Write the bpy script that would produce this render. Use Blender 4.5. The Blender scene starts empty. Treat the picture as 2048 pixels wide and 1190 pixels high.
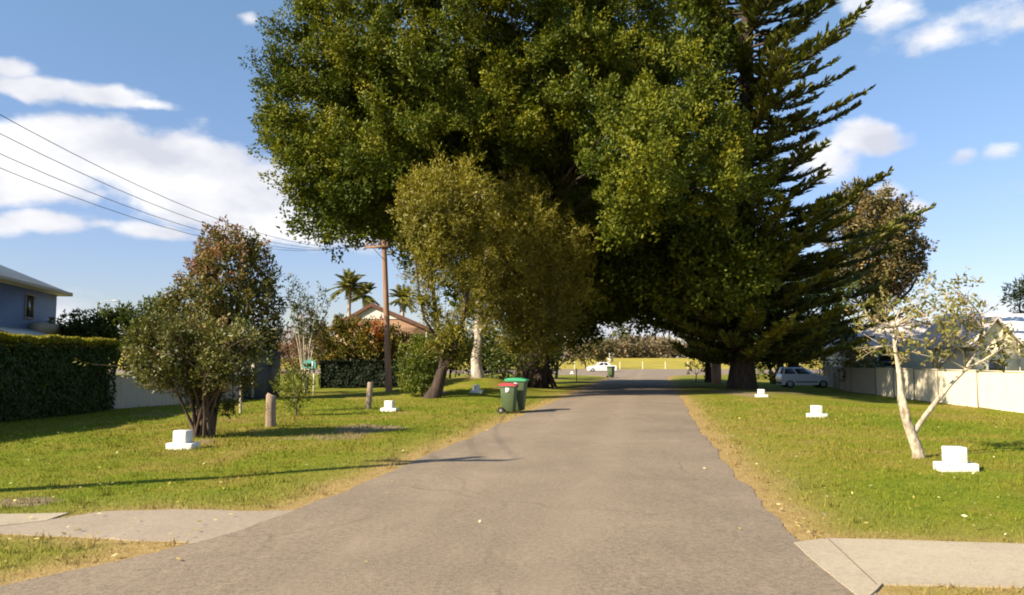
import bpy, bmesh, math, random
import numpy as np
from mathutils import Vector, Matrix

sc = bpy.context.scene
COL = sc.collection
rnd = random.Random(11)
RNG = np.random.default_rng(11)
PI = math.pi

# ------------------------------------------------------------------ camera
EYE = 1.62
FPX = 1593.0                    # focal length in pixels of the 2048 wide photograph (28 mm equivalent)
HORIZON = 722.0
PITCH = math.atan((HORIZON - 595.0) / FPX)
cam_d = bpy.data.cameras.new("camera")
cam = bpy.data.objects.new("camera", cam_d)
COL.objects.link(cam)
cam_d.sensor_width = 36.0
cam_d.lens = 36.0 * FPX / 2048.0
cam_d.clip_start = 0.05
cam_d.clip_end = 6000.0
cam.location = (0, 0, EYE)
cam.rotation_euler = (PI / 2 + PITCH, 0, 0)
sc.camera = cam

# ------------------------------------------------------------------ light
SUN_EL = math.radians(31)
SHADOW_AZ = math.radians(30)    # shadows run to the right and a little away from us
SUN_V = Vector((-math.cos(SHADOW_AZ) * math.cos(SUN_EL), -math.sin(SHADOW_AZ) * math.cos(SUN_EL), math.sin(SUN_EL)))
sun_d = bpy.data.lights.new("sun", 'SUN')
sun_d.energy = 4.6
sun_d.angle = math.radians(0.53)
sun_d.color = (1.0, 0.87, 0.68)
sun = bpy.data.objects.new("sun", sun_d)
COL.objects.link(sun)
sun.location = (-40, -25, 40)
sun.rotation_euler = SUN_V.to_track_quat('Z', 'Y').to_euler()

sc.view_settings.view_transform = 'Standard'
sc.view_settings.look = 'None'
sc.view_settings.exposure = 1.25
sc.view_settings.gamma = 1.0
sc.cycles.max_bounces = 5
sc.cycles.diffuse_bounces = 3
sc.cycles.glossy_bounces = 2
sc.cycles.transmission_bounces = 3
sc.cycles.transparent_max_bounces = 4
sc.cycles.caustics_reflective = False
sc.cycles.caustics_refractive = False
sc.cycles.filter_width = 1.9

def az_el(px, py):
    u = (px - 1024) / FPX; v = (595 - py) / FPX
    y = math.cos(PITCH) - v * math.sin(PITCH); z = math.sin(PITCH) + v * math.cos(PITCH)
    return math.atan2(u, y), math.atan2(z, math.hypot(u, y))

def build_world():
    w = bpy.data.worlds.new("World"); sc.world = w
    w.use_nodes = True
    nt = w.node_tree; N = nt.nodes; Lk = nt.links
    N.clear()
    out = N.new('ShaderNodeOutputWorld'); bg = N.new('ShaderNodeBackground')
    bg.inputs['Strength'].default_value = 0.075
    Lk.new(bg.outputs[0], out.inputs[0])
    sky = N.new('ShaderNodeTexSky'); sky.sky_type = 'NISHITA'; sky.sun_disc = False
    sky.sun_elevation = SUN_EL
    sky.sun_rotation = math.atan2(SUN_V.x, SUN_V.y)
    sky.altitude = 20; sky.air_density = 1.0; sky.dust_density = 0.3; sky.ozone_density = 1.6
    tc = N.new('ShaderNodeTexCoord')
    sep = N.new('ShaderNodeSeparateXYZ'); Lk.new(tc.outputs['Generated'], sep.inputs[0])
    def math_n(op, a, b=None):
        m = N.new('ShaderNodeMath'); m.operation = op
        for i, x in enumerate((a, b)):
            if x is None: continue
            if isinstance(x, (int, float)): m.inputs[i].default_value = x
            else: Lk.new(x, m.inputs[i])
        return m.outputs[0]
    az = math_n('ARCTAN2', sep.outputs['X'], sep.outputs['Y'])
    el = math_n('ARCSINE', sep.outputs['Z'])
    comb = N.new('ShaderNodeCombineXYZ'); Lk.new(az, comb.inputs[0]); Lk.new(el, comb.inputs[1])
    # warp so that cloud outlines billow
    wn = N.new('ShaderNodeTexNoise'); wn.inputs['Scale'].default_value = 9; wn.inputs['Detail'].default_value = 4
    Lk.new(comb.outputs[0], wn.inputs['Vector'])
    ws = N.new('ShaderNodeVectorMath'); ws.operation = 'SUBTRACT'; ws.inputs[1].default_value = (.5, .5, .5)
    Lk.new(wn.outputs['Color'], ws.inputs[0])
    wm = N.new('ShaderNodeVectorMath'); wm.operation = 'MULTIPLY'; wm.inputs[1].default_value = (.06, .035, 0)
    Lk.new(ws.outputs[0], wm.inputs[0])
    wa = N.new('ShaderNodeVectorMath'); wa.operation = 'ADD'
    Lk.new(comb.outputs[0], wa.inputs[0]); Lk.new(wm.outputs[0], wa.inputs[1])
    blobs = [(-60, 315, 160, 75, 1.2), (90, 278, 100, 56, 1.2), (215, 305, 120, 66, 1.3), (370, 355, 160, 95, 1.25), (500, 400, 140, 90, 1.2), (610, 430, 110, 75, 1.1), (40, 350, 150, 55, 1.1), (700, 450, 120, 60, 1.0),
             (50, 166, 100, 26, .95), (190, 186, 110, 26, .92), (10, 130, 60, 24, .85), (285, 204, 70, 14, .78),
             (85, 440, 85, 26, .95), (-10, 445, 80, 24, .85), (320, 460, 120, 20, .85), (190, 448, 60, 14, .6),
             (1870, 78, 130, 34, .66), (1990, 36, 130, 46, .64), (1760, 20, 90, 50, .64), (1730, 278, 70, 44, 1.0), (1660, 320, 80, 50, .9),
             (1785, 380, 40, 26, .8), (1838, 402, 30, 26, .7), (1915, 306, 45, 20, .62), (2000, 300, 40, 22, .55), (490, 38, 26, 18, .6),
             (1280, 655, 120, 50, .9), (140, 640, 110, 55, .75), (2000, 610, 120, 40, .5), (-500, 250, 260, 120, 1.0), (2500, 330, 300, 90, .8), (2300, 120, 160, 50, .7)]
    acc = None
    for (px, py, rx, ry, amp) in blobs:
        a, e = az_el(px, py)
        s = N.new('ShaderNodeVectorMath'); s.operation = 'SUBTRACT'; s.inputs[1].default_value = (a, e, 0)
        Lk.new(wa.outputs[0], s.inputs[0])
        m = N.new('ShaderNodeVectorMath'); m.operation = 'MULTIPLY'; m.inputs[1].default_value = (FPX / rx * .72, FPX / ry * .72, 0)
        Lk.new(s.outputs[0], m.inputs[0])
        ln = N.new('ShaderNodeVectorMath'); ln.operation = 'LENGTH'; Lk.new(m.outputs[0], ln.inputs[0])
        mr = N.new('ShaderNodeMapRange'); mr.interpolation_type = 'SMOOTHSTEP'
        mr.inputs['From Min'].default_value = 1.25; mr.inputs['From Max'].default_value = 0.0
        mr.inputs['To Min'].default_value = 0.0; mr.inputs['To Max'].default_value = amp
        Lk.new(ln.outputs['Value'], mr.inputs['Value'])
        acc = mr.outputs[0] if acc is None else math_n('MAXIMUM', acc, mr.outputs[0])
    n1 = N.new('ShaderNodeTexNoise'); n1.inputs['Scale'].default_value = 16; n1.inputs['Detail'].default_value = 7; n1.inputs['Roughness'].default_value = .55
    mp = N.new('ShaderNodeMapping'); mp.inputs['Scale'].default_value = (1, 1.7, 1); mp.inputs['Location'].default_value = (3.1, 1.7, 0)
    Lk.new(comb.outputs[0], mp.inputs[0]); Lk.new(mp.outputs[0], n1.inputs['Vector'])
    t = math_n('ADD', acc, math_n('MULTIPLY', math_n('SUBTRACT', n1.outputs['Fac'], .5), 1.05))
    mr = N.new('ShaderNodeMapRange'); mr.interpolation_type = 'SMOOTHSTEP'
    mr.inputs['From Min'].default_value = .34; mr.inputs['From Max'].default_value = .78
    Lk.new(t, mr.inputs['Value'])
    # grey bellies
    n2 = N.new('ShaderNodeTexNoise'); n2.inputs['Scale'].default_value = 7; n2.inputs['Detail'].default_value = 4
    Lk.new(mp.outputs[0], n2.inputs['Vector'])
    cr = N.new('ShaderNodeValToRGB')
    cr.color_ramp.elements[0].position = .40; cr.color_ramp.elements[0].color = (6.2, 6.15, 6.2, 1)
    cr.color_ramp.elements[1].position = .62; cr.color_ramp.elements[1].color = (4.1, 4.2, 4.7, 1)
    Lk.new(n2.outputs['Fac'], cr.inputs[0])
    mul = math_n('MULTIPLY', mr.outputs[0], .96)
    mix = N.new('ShaderNodeMix'); mix.data_type = 'RGBA'
    Lk.new(mul, mix.inputs[0]); hz = N.new('ShaderNodeValToRGB'); hz.color_ramp.elements[0].position = .0; hz.color_ramp.elements[0].color = (.66, .62, .73, 1)
    hz.color_ramp.elements[1].position = .42; hz.color_ramp.elements[1].color = (.95, 1.03, 1.05, 1)
    e_ = hz.color_ramp.elements.new(.17); e_.color = (.80, .785, .93, 1)
    Lk.new(el, hz.inputs[0])
    air = N.new('ShaderNodeMix'); air.data_type = 'RGBA'; air.blend_type = 'MULTIPLY'; air.inputs[0].default_value = 1
    Lk.new(sky.outputs[0], air.inputs[6]); Lk.new(hz.outputs[0], air.inputs[7]); Lk.new(air.outputs[2], mix.inputs[6]); Lk.new(cr.outputs[0], mix.inputs[7])
    Lk.new(mix.outputs[2], bg.inputs['Color'])
build_world()

# ------------------------------------------------------------------ pixels of the photograph -> points of the place
def ray(px, py):
    u = (px - 1024) / FPX; v = (595 - py) / FPX
    return u, math.cos(PITCH) - v * math.sin(PITCH), math.sin(PITCH) + v * math.cos(PITCH)

def P(px, py, d):
    u, y, z = ray(px, py); t = d / y
    return Vector((u * t, d, EYE + z * t))

def sstep(a, b, x):
    t = np.clip((np.asarray(x, float) - a) / (b - a), 0, 1)
    return t * t * (3 - 2 * t)

def road_centre(y):
    return 0.167 * np.asarray(y, float) - 1.55

def terrain(x, y):
    x = np.asarray(x, float); y = np.asarray(y, float)
    off = x - road_centre(y)
    z = 0.82 * np.exp(-((x + 1.9) / 3.6) ** 2 - ((y - 40.5) / 4.2) ** 2) * sstep(-3.2, -6.0, off)
    z = z - 0.30 * sstep(6.5, 13, off) * sstep(15, 27, y) * (1 - sstep(70, 95, y))
    z = z + 2.7 * sstep(165, 300, y)
    z = z + (0.018 * np.sin(x * .9 + 1.3) * np.sin(y * .7) + .012 * np.sin(x * 2.1) * np.sin(y * 1.7 + .4)) * sstep(3.2, 5, np.abs(off)) * (1 - sstep(80, 110, y)) * sstep(8.5, 10.5, y)
    return z

def G(px, py):
    u, dy, dz = ray(px, py)
    t = np.concatenate([np.arange(3, 140, .02), np.arange(140, 900, .5)])
    hgt = EYE + dz * t - terrain(u * t, dy * t)
    t = t[int(np.argmax(hgt <= 0))]
    return Vector((u * t, dy * t, float(terrain(u * t, dy * t))))

def ppm(d): return FPX / d      # photo pixels per metre at depth d

# ------------------------------------------------------------------ mesh collector
class MB:
    def __init__(self): self.v = []; self.n = 0; self.f = []; self.t = []
    def add(self, v, f, tint=.5):
        v = np.asarray(v, float).reshape(-1, 3); f = np.asarray(f, np.int64)
        if len(v) == 0 or len(f) == 0: return
        self.f.append(f + self.n); self.v.append(v); self.n += len(v)
        self.t.append(np.broadcast_to(np.asarray(tint, float), (len(v),)))
    def mesh(self, name, origin=(0, 0, 0), smooth=False):
        v = np.concatenate(self.v) - np.asarray(origin, float)
        me = bpy.data.meshes.new(name)
        tot = np.concatenate([np.full(len(f), f.shape[1]) for f in self.f])
        loops = np.concatenate([f.ravel() for f in self.f])
        me.vertices.add(len(v)); me.vertices.foreach_set('co', v.ravel().astype(np.float32))
        me.loops.add(len(loops)); me.loops.foreach_set('vertex_index', loops.astype(np.int32))
        me.polygons.add(len(tot))
        st = np.concatenate([[0], np.cumsum(tot)[:-1]])
        me.polygons.foreach_set('loop_start', st.astype(np.int32))
        if smooth: me.polygons.foreach_set('use_smooth', np.ones(len(tot), bool))
        a = me.attributes.new('tint', 'FLOAT', 'POINT')
        a.data.foreach_set('value', np.concatenate(self.t).astype(np.float32))
        me.update(calc_edges=True); me.validate()
        return me
    def box(self, x0, x1, y0, y1, z0, z1, M=None, tint=.5):
        v = np.array([(x0, y0, z0), (x1, y0, z0), (x1, y1, z0), (x0, y1, z0), (x0, y0, z1), (x1, y0, z1), (x1, y1, z1), (x0, y1, z1)])
        self.add(xf(v, M), [(0, 3, 2, 1), (4, 5, 6, 7), (0, 1, 5, 4), (1, 2, 6, 5), (2, 3, 7, 6), (3, 0, 4, 7)], tint)
    def tube(self, pts, rad, sides=7, tint=.5, cap=True):
        pts = np.asarray([tuple(p) for p in pts], float); n = len(pts)
        rad = np.broadcast_to(np.asarray(rad, float), (n,))
        d = np.gradient(pts, axis=0); d /= np.linalg.norm(d, axis=1)[:, None] + 1e-9
        ref = np.array([1.0, 0.17, 0.05]) if abs(d[0][0]) < .8 else np.array([0.1, 1.0, 0.2])
        a = np.cross(d, ref); a /= np.linalg.norm(a, axis=1)[:, None] + 1e-9
        b = np.cross(d, a)
        th = np.arange(sides) * 2 * PI / sides
        ring = pts[:, None, :] + rad[:, None, None] * (np.cos(th)[None, :, None] * a[:, None, :] + np.sin(th)[None, :, None] * b[:, None, :])
        f = []
        for i in range(n - 1):
            for j in range(sides):
                k = (j + 1) % sides
                f.append((i * sides + j, i * sides + k, (i + 1) * sides + k, (i + 1) * sides + j))
        self.add(ring.reshape(-1, 3), f, tint)
        if cap:
            self.add(ring[-1], [tuple(range(sides))], tint); self.add(ring[0], [tuple(range(sides))[::-1]], tint)
    def prism(self, poly, y0, y1, M=None, tint=.5):
        """poly of (x, z) extruded along y"""
        n = len(poly)
        v = np.array([(x, y0, z) for x, z in poly] + [(x, y1, z) for x, z in poly])
        v = xf(v, M); base = v
        self.add(base, [(i, (i + 1) % n, n + (i + 1) % n, n + i) for i in range(n)], tint)
        self.add(base, [tuple(range(n))[::-1]], tint); self.add(base, [tuple(range(n, 2 * n))], tint)

def xf(v, M):
    if M is None: return v
    M = np.array(M); return v @ M[:3, :3].T + M[:3, 3]

def TR(x, y, z, rz=0.0):
    return Matrix.Translation((x, y, z)) @ Matrix.Rotation(rz, 4, 'Z')

def link(name, me, mat, parent=None):
    o = bpy.data.objects.new(name, me); COL.objects.link(o)
    if mat is not None: me.materials.append(mat)
    if parent is not None: o.parent = parent
    return o

def obj(name, mb, mat, parent=None, local=False, smooth=False, bevel=0.0):
    """one mesh object; coordinates are the world's unless local"""
    org = (0, 0, 0)
    if parent is not None and not local:
        p = parent; org = Vector((0, 0, 0))
        while p is not None: org = org + p.location; p = p.parent
    o = link(name, mb.mesh(name, org, smooth), mat, parent)
    if bevel:
        b = o.modifiers.new('bevel', 'BEVEL'); b.width = bevel; b.segments = 2; b.limit_method = 'ANGLE'; b.angle_limit = math.radians(35)
    return o

def thing(name, label, cat, loc=(0, 0, 0), rz=0.0, group=None):
    o = bpy.data.objects.new(name, None); COL.objects.link(o)
    o.empty_display_size = .2
    o.location = loc; o.rotation_euler = (0, 0, rz)
    o['label'] = label; o['category'] = cat
    if group: o['group'] = group
    return o

def tag(o, label, cat, group=None, kind=None):
    o['label'] = label; o['category'] = cat
    if group: o['group'] = group
    if kind: o['kind'] = kind
    return o

def dup(root, loc, rz, label):
    r = root.copy(); COL.objects.link(r); r.location = loc; r.rotation_euler = (0, 0, rz); r['label'] = label
    for ch in list(root.children):
        c = ch.copy(); COL.objects.link(c); c.parent = r
        for g in ch.children:
            d = g.copy(); COL.objects.link(d); d.parent = c
    return r

# ------------------------------------------------------------------ materials
def new_mat(name):
    m = bpy.data.materials.new(name); m.use_nodes = True
    nt = m.node_tree; b = nt.nodes['Principled BSDF']
    return m, nt, b

def ramp(nt, stops, src):
    cr = nt.nodes.new('ShaderNodeValToRGB'); el = cr.color_ramp.elements
    while len(el) < len(stops): el.new(.5)
    for e, (p, c) in zip(el, stops): e.position = p; e.color = (*c, 1)
    nt.links.new(src, cr.inputs[0]); return cr.outputs[0]

def noise(nt, scale, detail=4, rough=.55, coord=None, vscale=None):
    n = nt.nodes.new('ShaderNodeTexNoise'); n.inputs['Scale'].default_value = scale
    n.inputs['Detail'].default_value = detail; n.inputs['Roughness'].default_value = rough
    if coord is None:
        tc = nt.nodes.new('ShaderNodeTexCoord'); coord = tc.outputs['Object']
    if vscale:
        mp = nt.nodes.new('ShaderNodeMapping'); mp.inputs['Scale'].default_value = vscale
        nt.links.new(coord, mp.inputs[0]); coord = mp.outputs[0]
    nt.links.new(coord, n.inputs['Vector']); return n.outputs['Fac']

def mixc(nt, fac, a, b, mode='MIX'):
    m = nt.nodes.new('ShaderNodeMix'); m.data_type = 'RGBA'; m.blend_type = mode
    for i, x in ((0, fac), (6, a), (7, b)):
        if isinstance(x, (int, float)): m.inputs[i].default_value = x
        elif isinstance(x, tuple): m.inputs[i].default_value = (*x, 1)
        else: nt.links.new(x, m.inputs[i])
    return m.outputs[2]

def mth(nt, op, a, b=None, c=None):
    m = nt.nodes.new('ShaderNodeMath'); m.operation = op
    for i, x in enumerate((a, b, c)):
        if x is None: continue
        if isinstance(x, (int, float)): m.inputs[i].default_value = x
        else: nt.links.new(x, m.inputs[i])
    return m.outputs[0]

def attr(nt, name):
    a = nt.nodes.new('ShaderNodeAttribute'); a.attribute_name = name; return a.outputs['Fac']

def smooth(nt, v, a, b):
    m = nt.nodes.new('ShaderNodeMapRange'); m.interpolation_type = 'SMOOTHSTEP'
    m.inputs['From Min'].default_value = a; m.inputs['From Max'].default_value = b
    nt.links.new(v, m.inputs['Value']); return m.outputs[0]

def bump(nt, b, h, strength=.4, dist=.02):
    n = nt.nodes.new('ShaderNodeBump'); n.inputs['Strength'].default_value = strength; n.inputs['Distance'].default_value = dist
    nt.links.new(h, n.inputs['Height']); nt.links.new(n.outputs[0], b.inputs['Normal'])

def leaf_mat(name, stops, trans=.3, tcol=(.9, 1.0, .35), rough=.5, spec=.35):
    m, nt, b = new_mat(name)
    c = ramp(nt, stops, attr(nt, 'tint'))
    nt.links.new(c, b.inputs['Base Color']); b.inputs['Roughness'].default_value = rough
    b.inputs['Specular IOR Level'].default_value = spec
    tr = nt.nodes.new('ShaderNodeBsdfTranslucent')
    nt.links.new(mixc(nt, 1.0, c, tcol, 'MULTIPLY'), tr.inputs['Color'])
    mx = nt.nodes.new('ShaderNodeMixShader'); mx.inputs[0].default_value = trans
    nt.links.new(b.outputs[0], mx.inputs[1]); nt.links.new(tr.outputs[0], mx.inputs[2])
    nt.links.new(mx.outputs[0], nt.nodes['Material Output'].inputs[0])
    return m

def bark_mat(name, a, b_, scale=6, vs=(1, 1, .25), rough=.9):
    m, nt, b = new_mat(name)
    n = noise(nt, scale, 6, .65, vscale=vs)
    nt.links.new(ramp(nt, [(.32, a), (.68, b_)], n), b.inputs['Base Color'])
    b.inputs['Roughness'].default_value = rough; b.inputs['Specular IOR Level'].default_value = .2
    bump(nt, b, n, .6, .03); return m

def plain(name, c, rough=.6, spec=.4, var=.12, scale=3.0, metal=0.0, dirt=None):
    m, nt, b = new_mat(name)
    n = noise(nt, scale, 5, .6)
    lo = tuple(x * (1 - var) for x in c); hi = tuple(min(1, x * (1 + var)) for x in c)
    col = ramp(nt, [(.3, lo), (.7, hi)], n)
    if dirt:
        n2 = noise(nt, scale * 4, 5, .7)
        col = mixc(nt, smooth(nt, n2, .55, .75), col, dirt)
    nt.links.new(col, b.inputs['Base Color']); b.inputs['Roughness'].default_value = rough
    b.inputs['Specular IOR Level'].default_value = spec; b.inputs['Metallic'].default_value = metal
    return m

M = {}
M['fig'] = leaf_mat('fig_leaf', [(0, (.032, .056, .006)), (.45, (.098, .121, .008)), (.8, (.178, .182, .011)), (1, (.255, .232, .018))], .25, (1.0, 1.0, .25), .6, .2)
M['pine'] = leaf_mat('pine_needle', [(0, (.06, .08, .026)), (.5, (.155, .165, .034)), (1, (.28, .245, .036))], .15, rough=.6, spec=.15)
M['paperbark'] = leaf_mat('paperbark_leaf', [(0, (.092, .09, .014)), (.5, (.195, .176, .019)), (1, (.32, .275, .028))], .3, (1, .95, .4))
M['olive'] = leaf_mat('olive_leaf', [(0, (.055, .062, .014)), (.5, (.125, .132, .022)), (.85, (.20, .175, .04)), (1, (.26, .17, .07))], .25, (1, .9, .5))
M['redtop'] = leaf_mat('red_tipped_leaf', [(0, (.05, .065, .018)), (.42, (.14, .14, .03)), (.68, (.23, .175, .06)), (1, (.40, .13, .08))], .25, (1, .8, .5), .45, .3)
M['hedge'] = leaf_mat('hedge_leaf', [(0, (.02, .04, .008)), (.55, (.05, .085, .012)), (.75, (.16, .16, .015)), (1, (.34, .29, .02))], .35)
M['green'] = leaf_mat('shrub_leaf', [(0, (.03, .05, .012)), (.5, (.075, .10, .016)), (1, (.15, .16, .025))], .28)
M['lime'] = leaf_mat('lime_leaf', [(0, (.08, .11, .012)), (.5, (.16, .18, .018)), (1, (.24, .22, .03))], .35)
M['orange'] = leaf_mat('orange_shrub_leaf', [(0, (.07, .075, .012)), (.5, (.17, .145, .016)), (.78, (.27, .15, .018)), (1, (.45, .11, .015))], .25, (1, .8, .4))
M['pink'] = leaf_mat('bronze_leaf', [(0, (.09, .06, .025)), (.5, (.2, .115, .05)), (1, (.3, .14, .1))], .25, (1, .7, .5))
M['rust'] = leaf_mat('rusty_leaf', [(0, (.06, .06, .022)), (.5, (.145, .125, .038)), (1, (.26, .165, .06))], .2, (1, .8, .5))
M['yellow'] = leaf_mat('yellowing_leaf', [(0, (.10, .12, .025)), (.5, (.22, .21, .045)), (.9, (.34, .28, .08)), (1, (.42, .27, .16))], .35, (1, .95, .5))
M['palm'] = leaf_mat('palm_leaf', [(0, (.09, .105, .03)), (.5, (.19, .19, .045)), (1, (.32, .24, .08))], .3)
M['scrub'] = leaf_mat('far_scrub_leaf', [(0, (.10, .085, .05)), (.5, (.19, .15, .08)), (1, (.26, .19, .12))], .2)
M['litter'] = leaf_mat('fallen_leaf', [(0, (.34, .2, .05)), (.5, (.6, .5, .14)), (1, (.75, .7, .4))], .2)
M['bark'] = bark_mat('brown_bark', (.05, .034, .024), (.13, .095, .07))
M['dark_bark'] = bark_mat('dark_bark', (.03, .022, .016), (.08, .055, .04))
M['pale_bark'] = bark_mat('pale_bark', (.16, .12, .08), (.66, .57, .42), 14, (1, 1, .5), .85)
M['paper_bark'] = bark_mat('papery_bark', (.17, .13, .09), (.58, .52, .43), 7, (1, 1, .4), .85)
M['grey_twig'] = bark_mat('grey_twig_bark', (.12, .11, .12), (.24, .21, .2))
M['timber'] = bark_mat('weathered_timber', (.17, .12, .085), (.36, .28, .2), 10, (1, 1, .08))
M['pole_timber'] = bark_mat('pole_timber', (.19, .105, .065), (.34, .215, .15), 9, (1, 1, .06))
M['white'] = plain('white_paint', (.70, .69, .64), .8, .15, .08, 6, dirt=(.36, .33, .25))
M['wire'] = plain('weathered_wire', (.10, .10, .11), .6, .3)
M['steel'] = plain('galvanised_steel', (.35, .36, .37), .5, .4, metal=.4)
M['porcelain'] = plain('insulator_glaze', (.25, .14, .09), .25, .5)

def road_material(name, base, speck=1.0, patch=.38):
    m, nt, b = new_mat(name)
    big = noise(nt, .35, 4, .6); mid = noise(nt, 2.4, 5, .65, vscale=(1.3, .5, 1)); fine = noise(nt, 70, 3, .7); grit = noise(nt, 22, 4, .75)
    lo = tuple(x * .84 for x in base); hi = tuple(x * 1.14 for x in base)
    c = ramp(nt, [(.3, lo), (.7, hi)], big)
    c = mixc(nt, mth(nt, 'MULTIPLY', smooth(nt, mid, .5, .78), patch), c, tuple(x * 1.45 for x in base))
    c = mixc(nt, mth(nt, 'MULTIPLY', smooth(nt, mid, .45, .25), .35), c, tuple(x * .7 for x in base))
    g = ramp(nt, [(.28, (.55, .55, .56)), (.5, (1, 1, 1)), (.74, (1.4, 1.38, 1.34))], grit)
    c = mixc(nt, .8 * speck, c, g, 'MULTIPLY')
    g2 = ramp(nt, [(.3, (.6, .6, .6)), (.7, (1.35, 1.35, 1.35))], fine)
    c = mixc(nt, .7 * speck, c, g2, 'MULTIPLY')
    if speck > .9:
        ge = nt.nodes.new('ShaderNodeTexCoord')
        wob = nt.nodes.new('ShaderNodeTexNoise'); wob.inputs['Scale'].default_value = 1.6; wob.inputs['Detail'].default_value = 5; nt.links.new(ge.outputs['Object'], wob.inputs['Vector'])
        wv = nt.nodes.new('ShaderNodeMix'); wv.data_type = 'RGBA'; wv.blend_type = 'LINEAR_LIGHT'; wv.inputs[0].default_value = .22
        nt.links.new(ge.outputs['Object'], wv.inputs[6]); nt.links.new(wob.outputs['Color'], wv.inputs[7])
        vo = nt.nodes.new('ShaderNodeTexVoronoi'); vo.feature = 'DISTANCE_TO_EDGE'; vo.inputs['Scale'].default_value = .33; nt.links.new(wv.outputs[2], vo.inputs['Vector'])
        crack = mth(nt, 'MULTIPLY', smooth(nt, vo.outputs['Distance'], .012, .003), smooth(nt, big, .46, .56))
        c = mixc(nt, mth(nt, 'MULTIPLY', crack, .3), c, tuple(x * .35 for x in base))
        sp = nt.nodes.new('ShaderNodeSeparateXYZ'); nt.links.new(ge.outputs['Object'], sp.inputs[0])
        off = mth(nt, 'ABSOLUTE', mth(nt, 'ADD', mth(nt, 'SUBTRACT', sp.outputs['X'], mth(nt, 'MULTIPLY', sp.outputs['Y'], .167)), 1.55))
        trk = smooth(nt, mth(nt, 'ABSOLUTE', mth(nt, 'SUBTRACT', off, .85)), .5, .05)
        c = mixc(nt, mth(nt, 'MULTIPLY', trk, mth(nt, 'MULTIPLY', mid, .5)), c, tuple(x * 1.28 for x in base))
        st = noise(nt, .9, 6, .7)
        c = mixc(nt, mth(nt, 'MULTIPLY', smooth(nt, st, .62, .74), .4), c, tuple(x * .55 for x in base))
    nt.links.new(c, b.inputs['Base Color']); b.inputs['Roughness'].default_value = .88; b.inputs['Specular IOR Level'].default_value = .25
    bump(nt, b, mth(nt, 'ADD', mth(nt, 'MULTIPLY', grit, .6), fine), .5, .012)
    return m
M['road'] = road_material('road_asphalt', (.245, .192, .135))
M['drive'] = road_material('driveway_concrete', (.33, .27, .20), .5)
M['concrete'] = road_material('path_concrete', (.41, .345, .245), .45, .2)

def grass_colour(nt):
    tc = nt.nodes.new('ShaderNodeNewGeometry'); pos = tc.outputs['Position']
    big = noise(nt, .22, 4, .6, pos, (1, .75, 0)); mid = noise(nt, 1.1, 5, .65, pos, (1, .7, 0)); fine = noise(nt, 9, 4, .7, pos, (1, .6, 0))
    tuft = noise(nt, 38, 3, .7, pos, (1, .6, 0))
    c = ramp(nt, [(.34, (.115, .165, .010)), (.46, (.165, .190, .014)), (.56, (.22, .195, .030)), (.66, (.285, .215, .07))],
             mth(nt, 'ADD', mth(nt, 'MULTIPLY', big, .55), mth(nt, 'MULTIPLY', mid, .45)))
    c = mixc(nt, .75, c, ramp(nt, [(.3, (.62, .68, .55)), (.5, (1, 1, 1)), (.72, (1.35, 1.22, 1.3))], fine), 'MULTIPLY')
    c = mixc(nt, .8, c, ramp(nt, [(.3, (.5, .55, .45)), (.5, (1, 1, 1)), (.75, (1.45, 1.35, 1.3))], tuft), 'MULTIPLY')
    # dry verge along the road edge
    e = mth(nt, 'ADD', attr(nt, 'edge'), mth(nt, 'MULTIPLY', mth(nt, 'SUBTRACT', mid, .5), 1.1))
    e = mth(nt, 'ADD', e, mth(nt, 'MULTIPLY', mth(nt, 'SUBTRACT', fine, .5), .7))
    v = smooth(nt, e, .75, .12)
    vc = ramp(nt, [(.3, (.22, .13, .05)), (.5, (.36, .235, .10)), (.72, (.47, .34, .17))], fine)
    c = mixc(nt, v, c, vc)
    y = smooth(nt, e, 1.7, .5)
    c = mixc(nt, mth(nt, 'MULTIPLY', y, .35), c, (.30, .235, .07))
    d = smooth(nt, mth(nt, 'ADD', attr(nt, 'dirt'), mth(nt, 'MULTIPLY', mth(nt, 'SUBTRACT', mid, .5), 1.3)), .45, .8)
    dc = ramp(nt, [(.3, (.15, .11, .06)), (.7, (.36, .28, .18))], fine)
    c = mixc(nt, mth(nt, 'MULTIPLY', d, .85), c, dc)
    f = attr(nt, 'field')
    c = mixc(nt, f, c, ramp(nt, [(.35, (.30, .26, .035)), (.65, (.42, .33, .06))], big))
    return c, fine, tuft
def ground_material():
    m, nt, b = new_mat('lawn_ground')
    c, fine, tuft = grass_colour(nt)
    nt.links.new(c, b.inputs['Base Color']); b.inputs['Roughness'].default_value = .95; b.inputs['Specular IOR Level'].default_value = .1
    bump(nt, b, mth(nt, 'ADD', fine, tuft), .55, .035); return m
M['ground'] = ground_material()
def blade_material():
    m, nt, b = new_mat('grass_blade')
    c, fine, tuft = grass_colour(nt)
    c = mixc(nt, .9, c, ramp(nt, [(0, (.78, .85, .7)), (.6, (1.1, 1.12, 1.0)), (1, (1.55, 1.4, 1.5))], attr(nt, 'tint')), 'MULTIPLY')
    nt.links.new(c, b.inputs['Base Color']); b.inputs['Roughness'].default_value = .7; b.inputs['Specular IOR Level'].default_value = .2
    tr = nt.nodes.new('ShaderNodeBsdfTranslucent'); nt.links.new(c, tr.inputs['Color'])
    mx = nt.nodes.new('ShaderNodeMixShader'); mx.inputs[0].default_value = .3
    nt.links.new(b.outputs[0], mx.inputs[1]); nt.links.new(tr.outputs[0], mx.inputs[2])
    nt.links.new(mx.outputs[0], nt.nodes['Material Output'].inputs[0]); return m
M['blade'] = blade_material()

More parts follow.
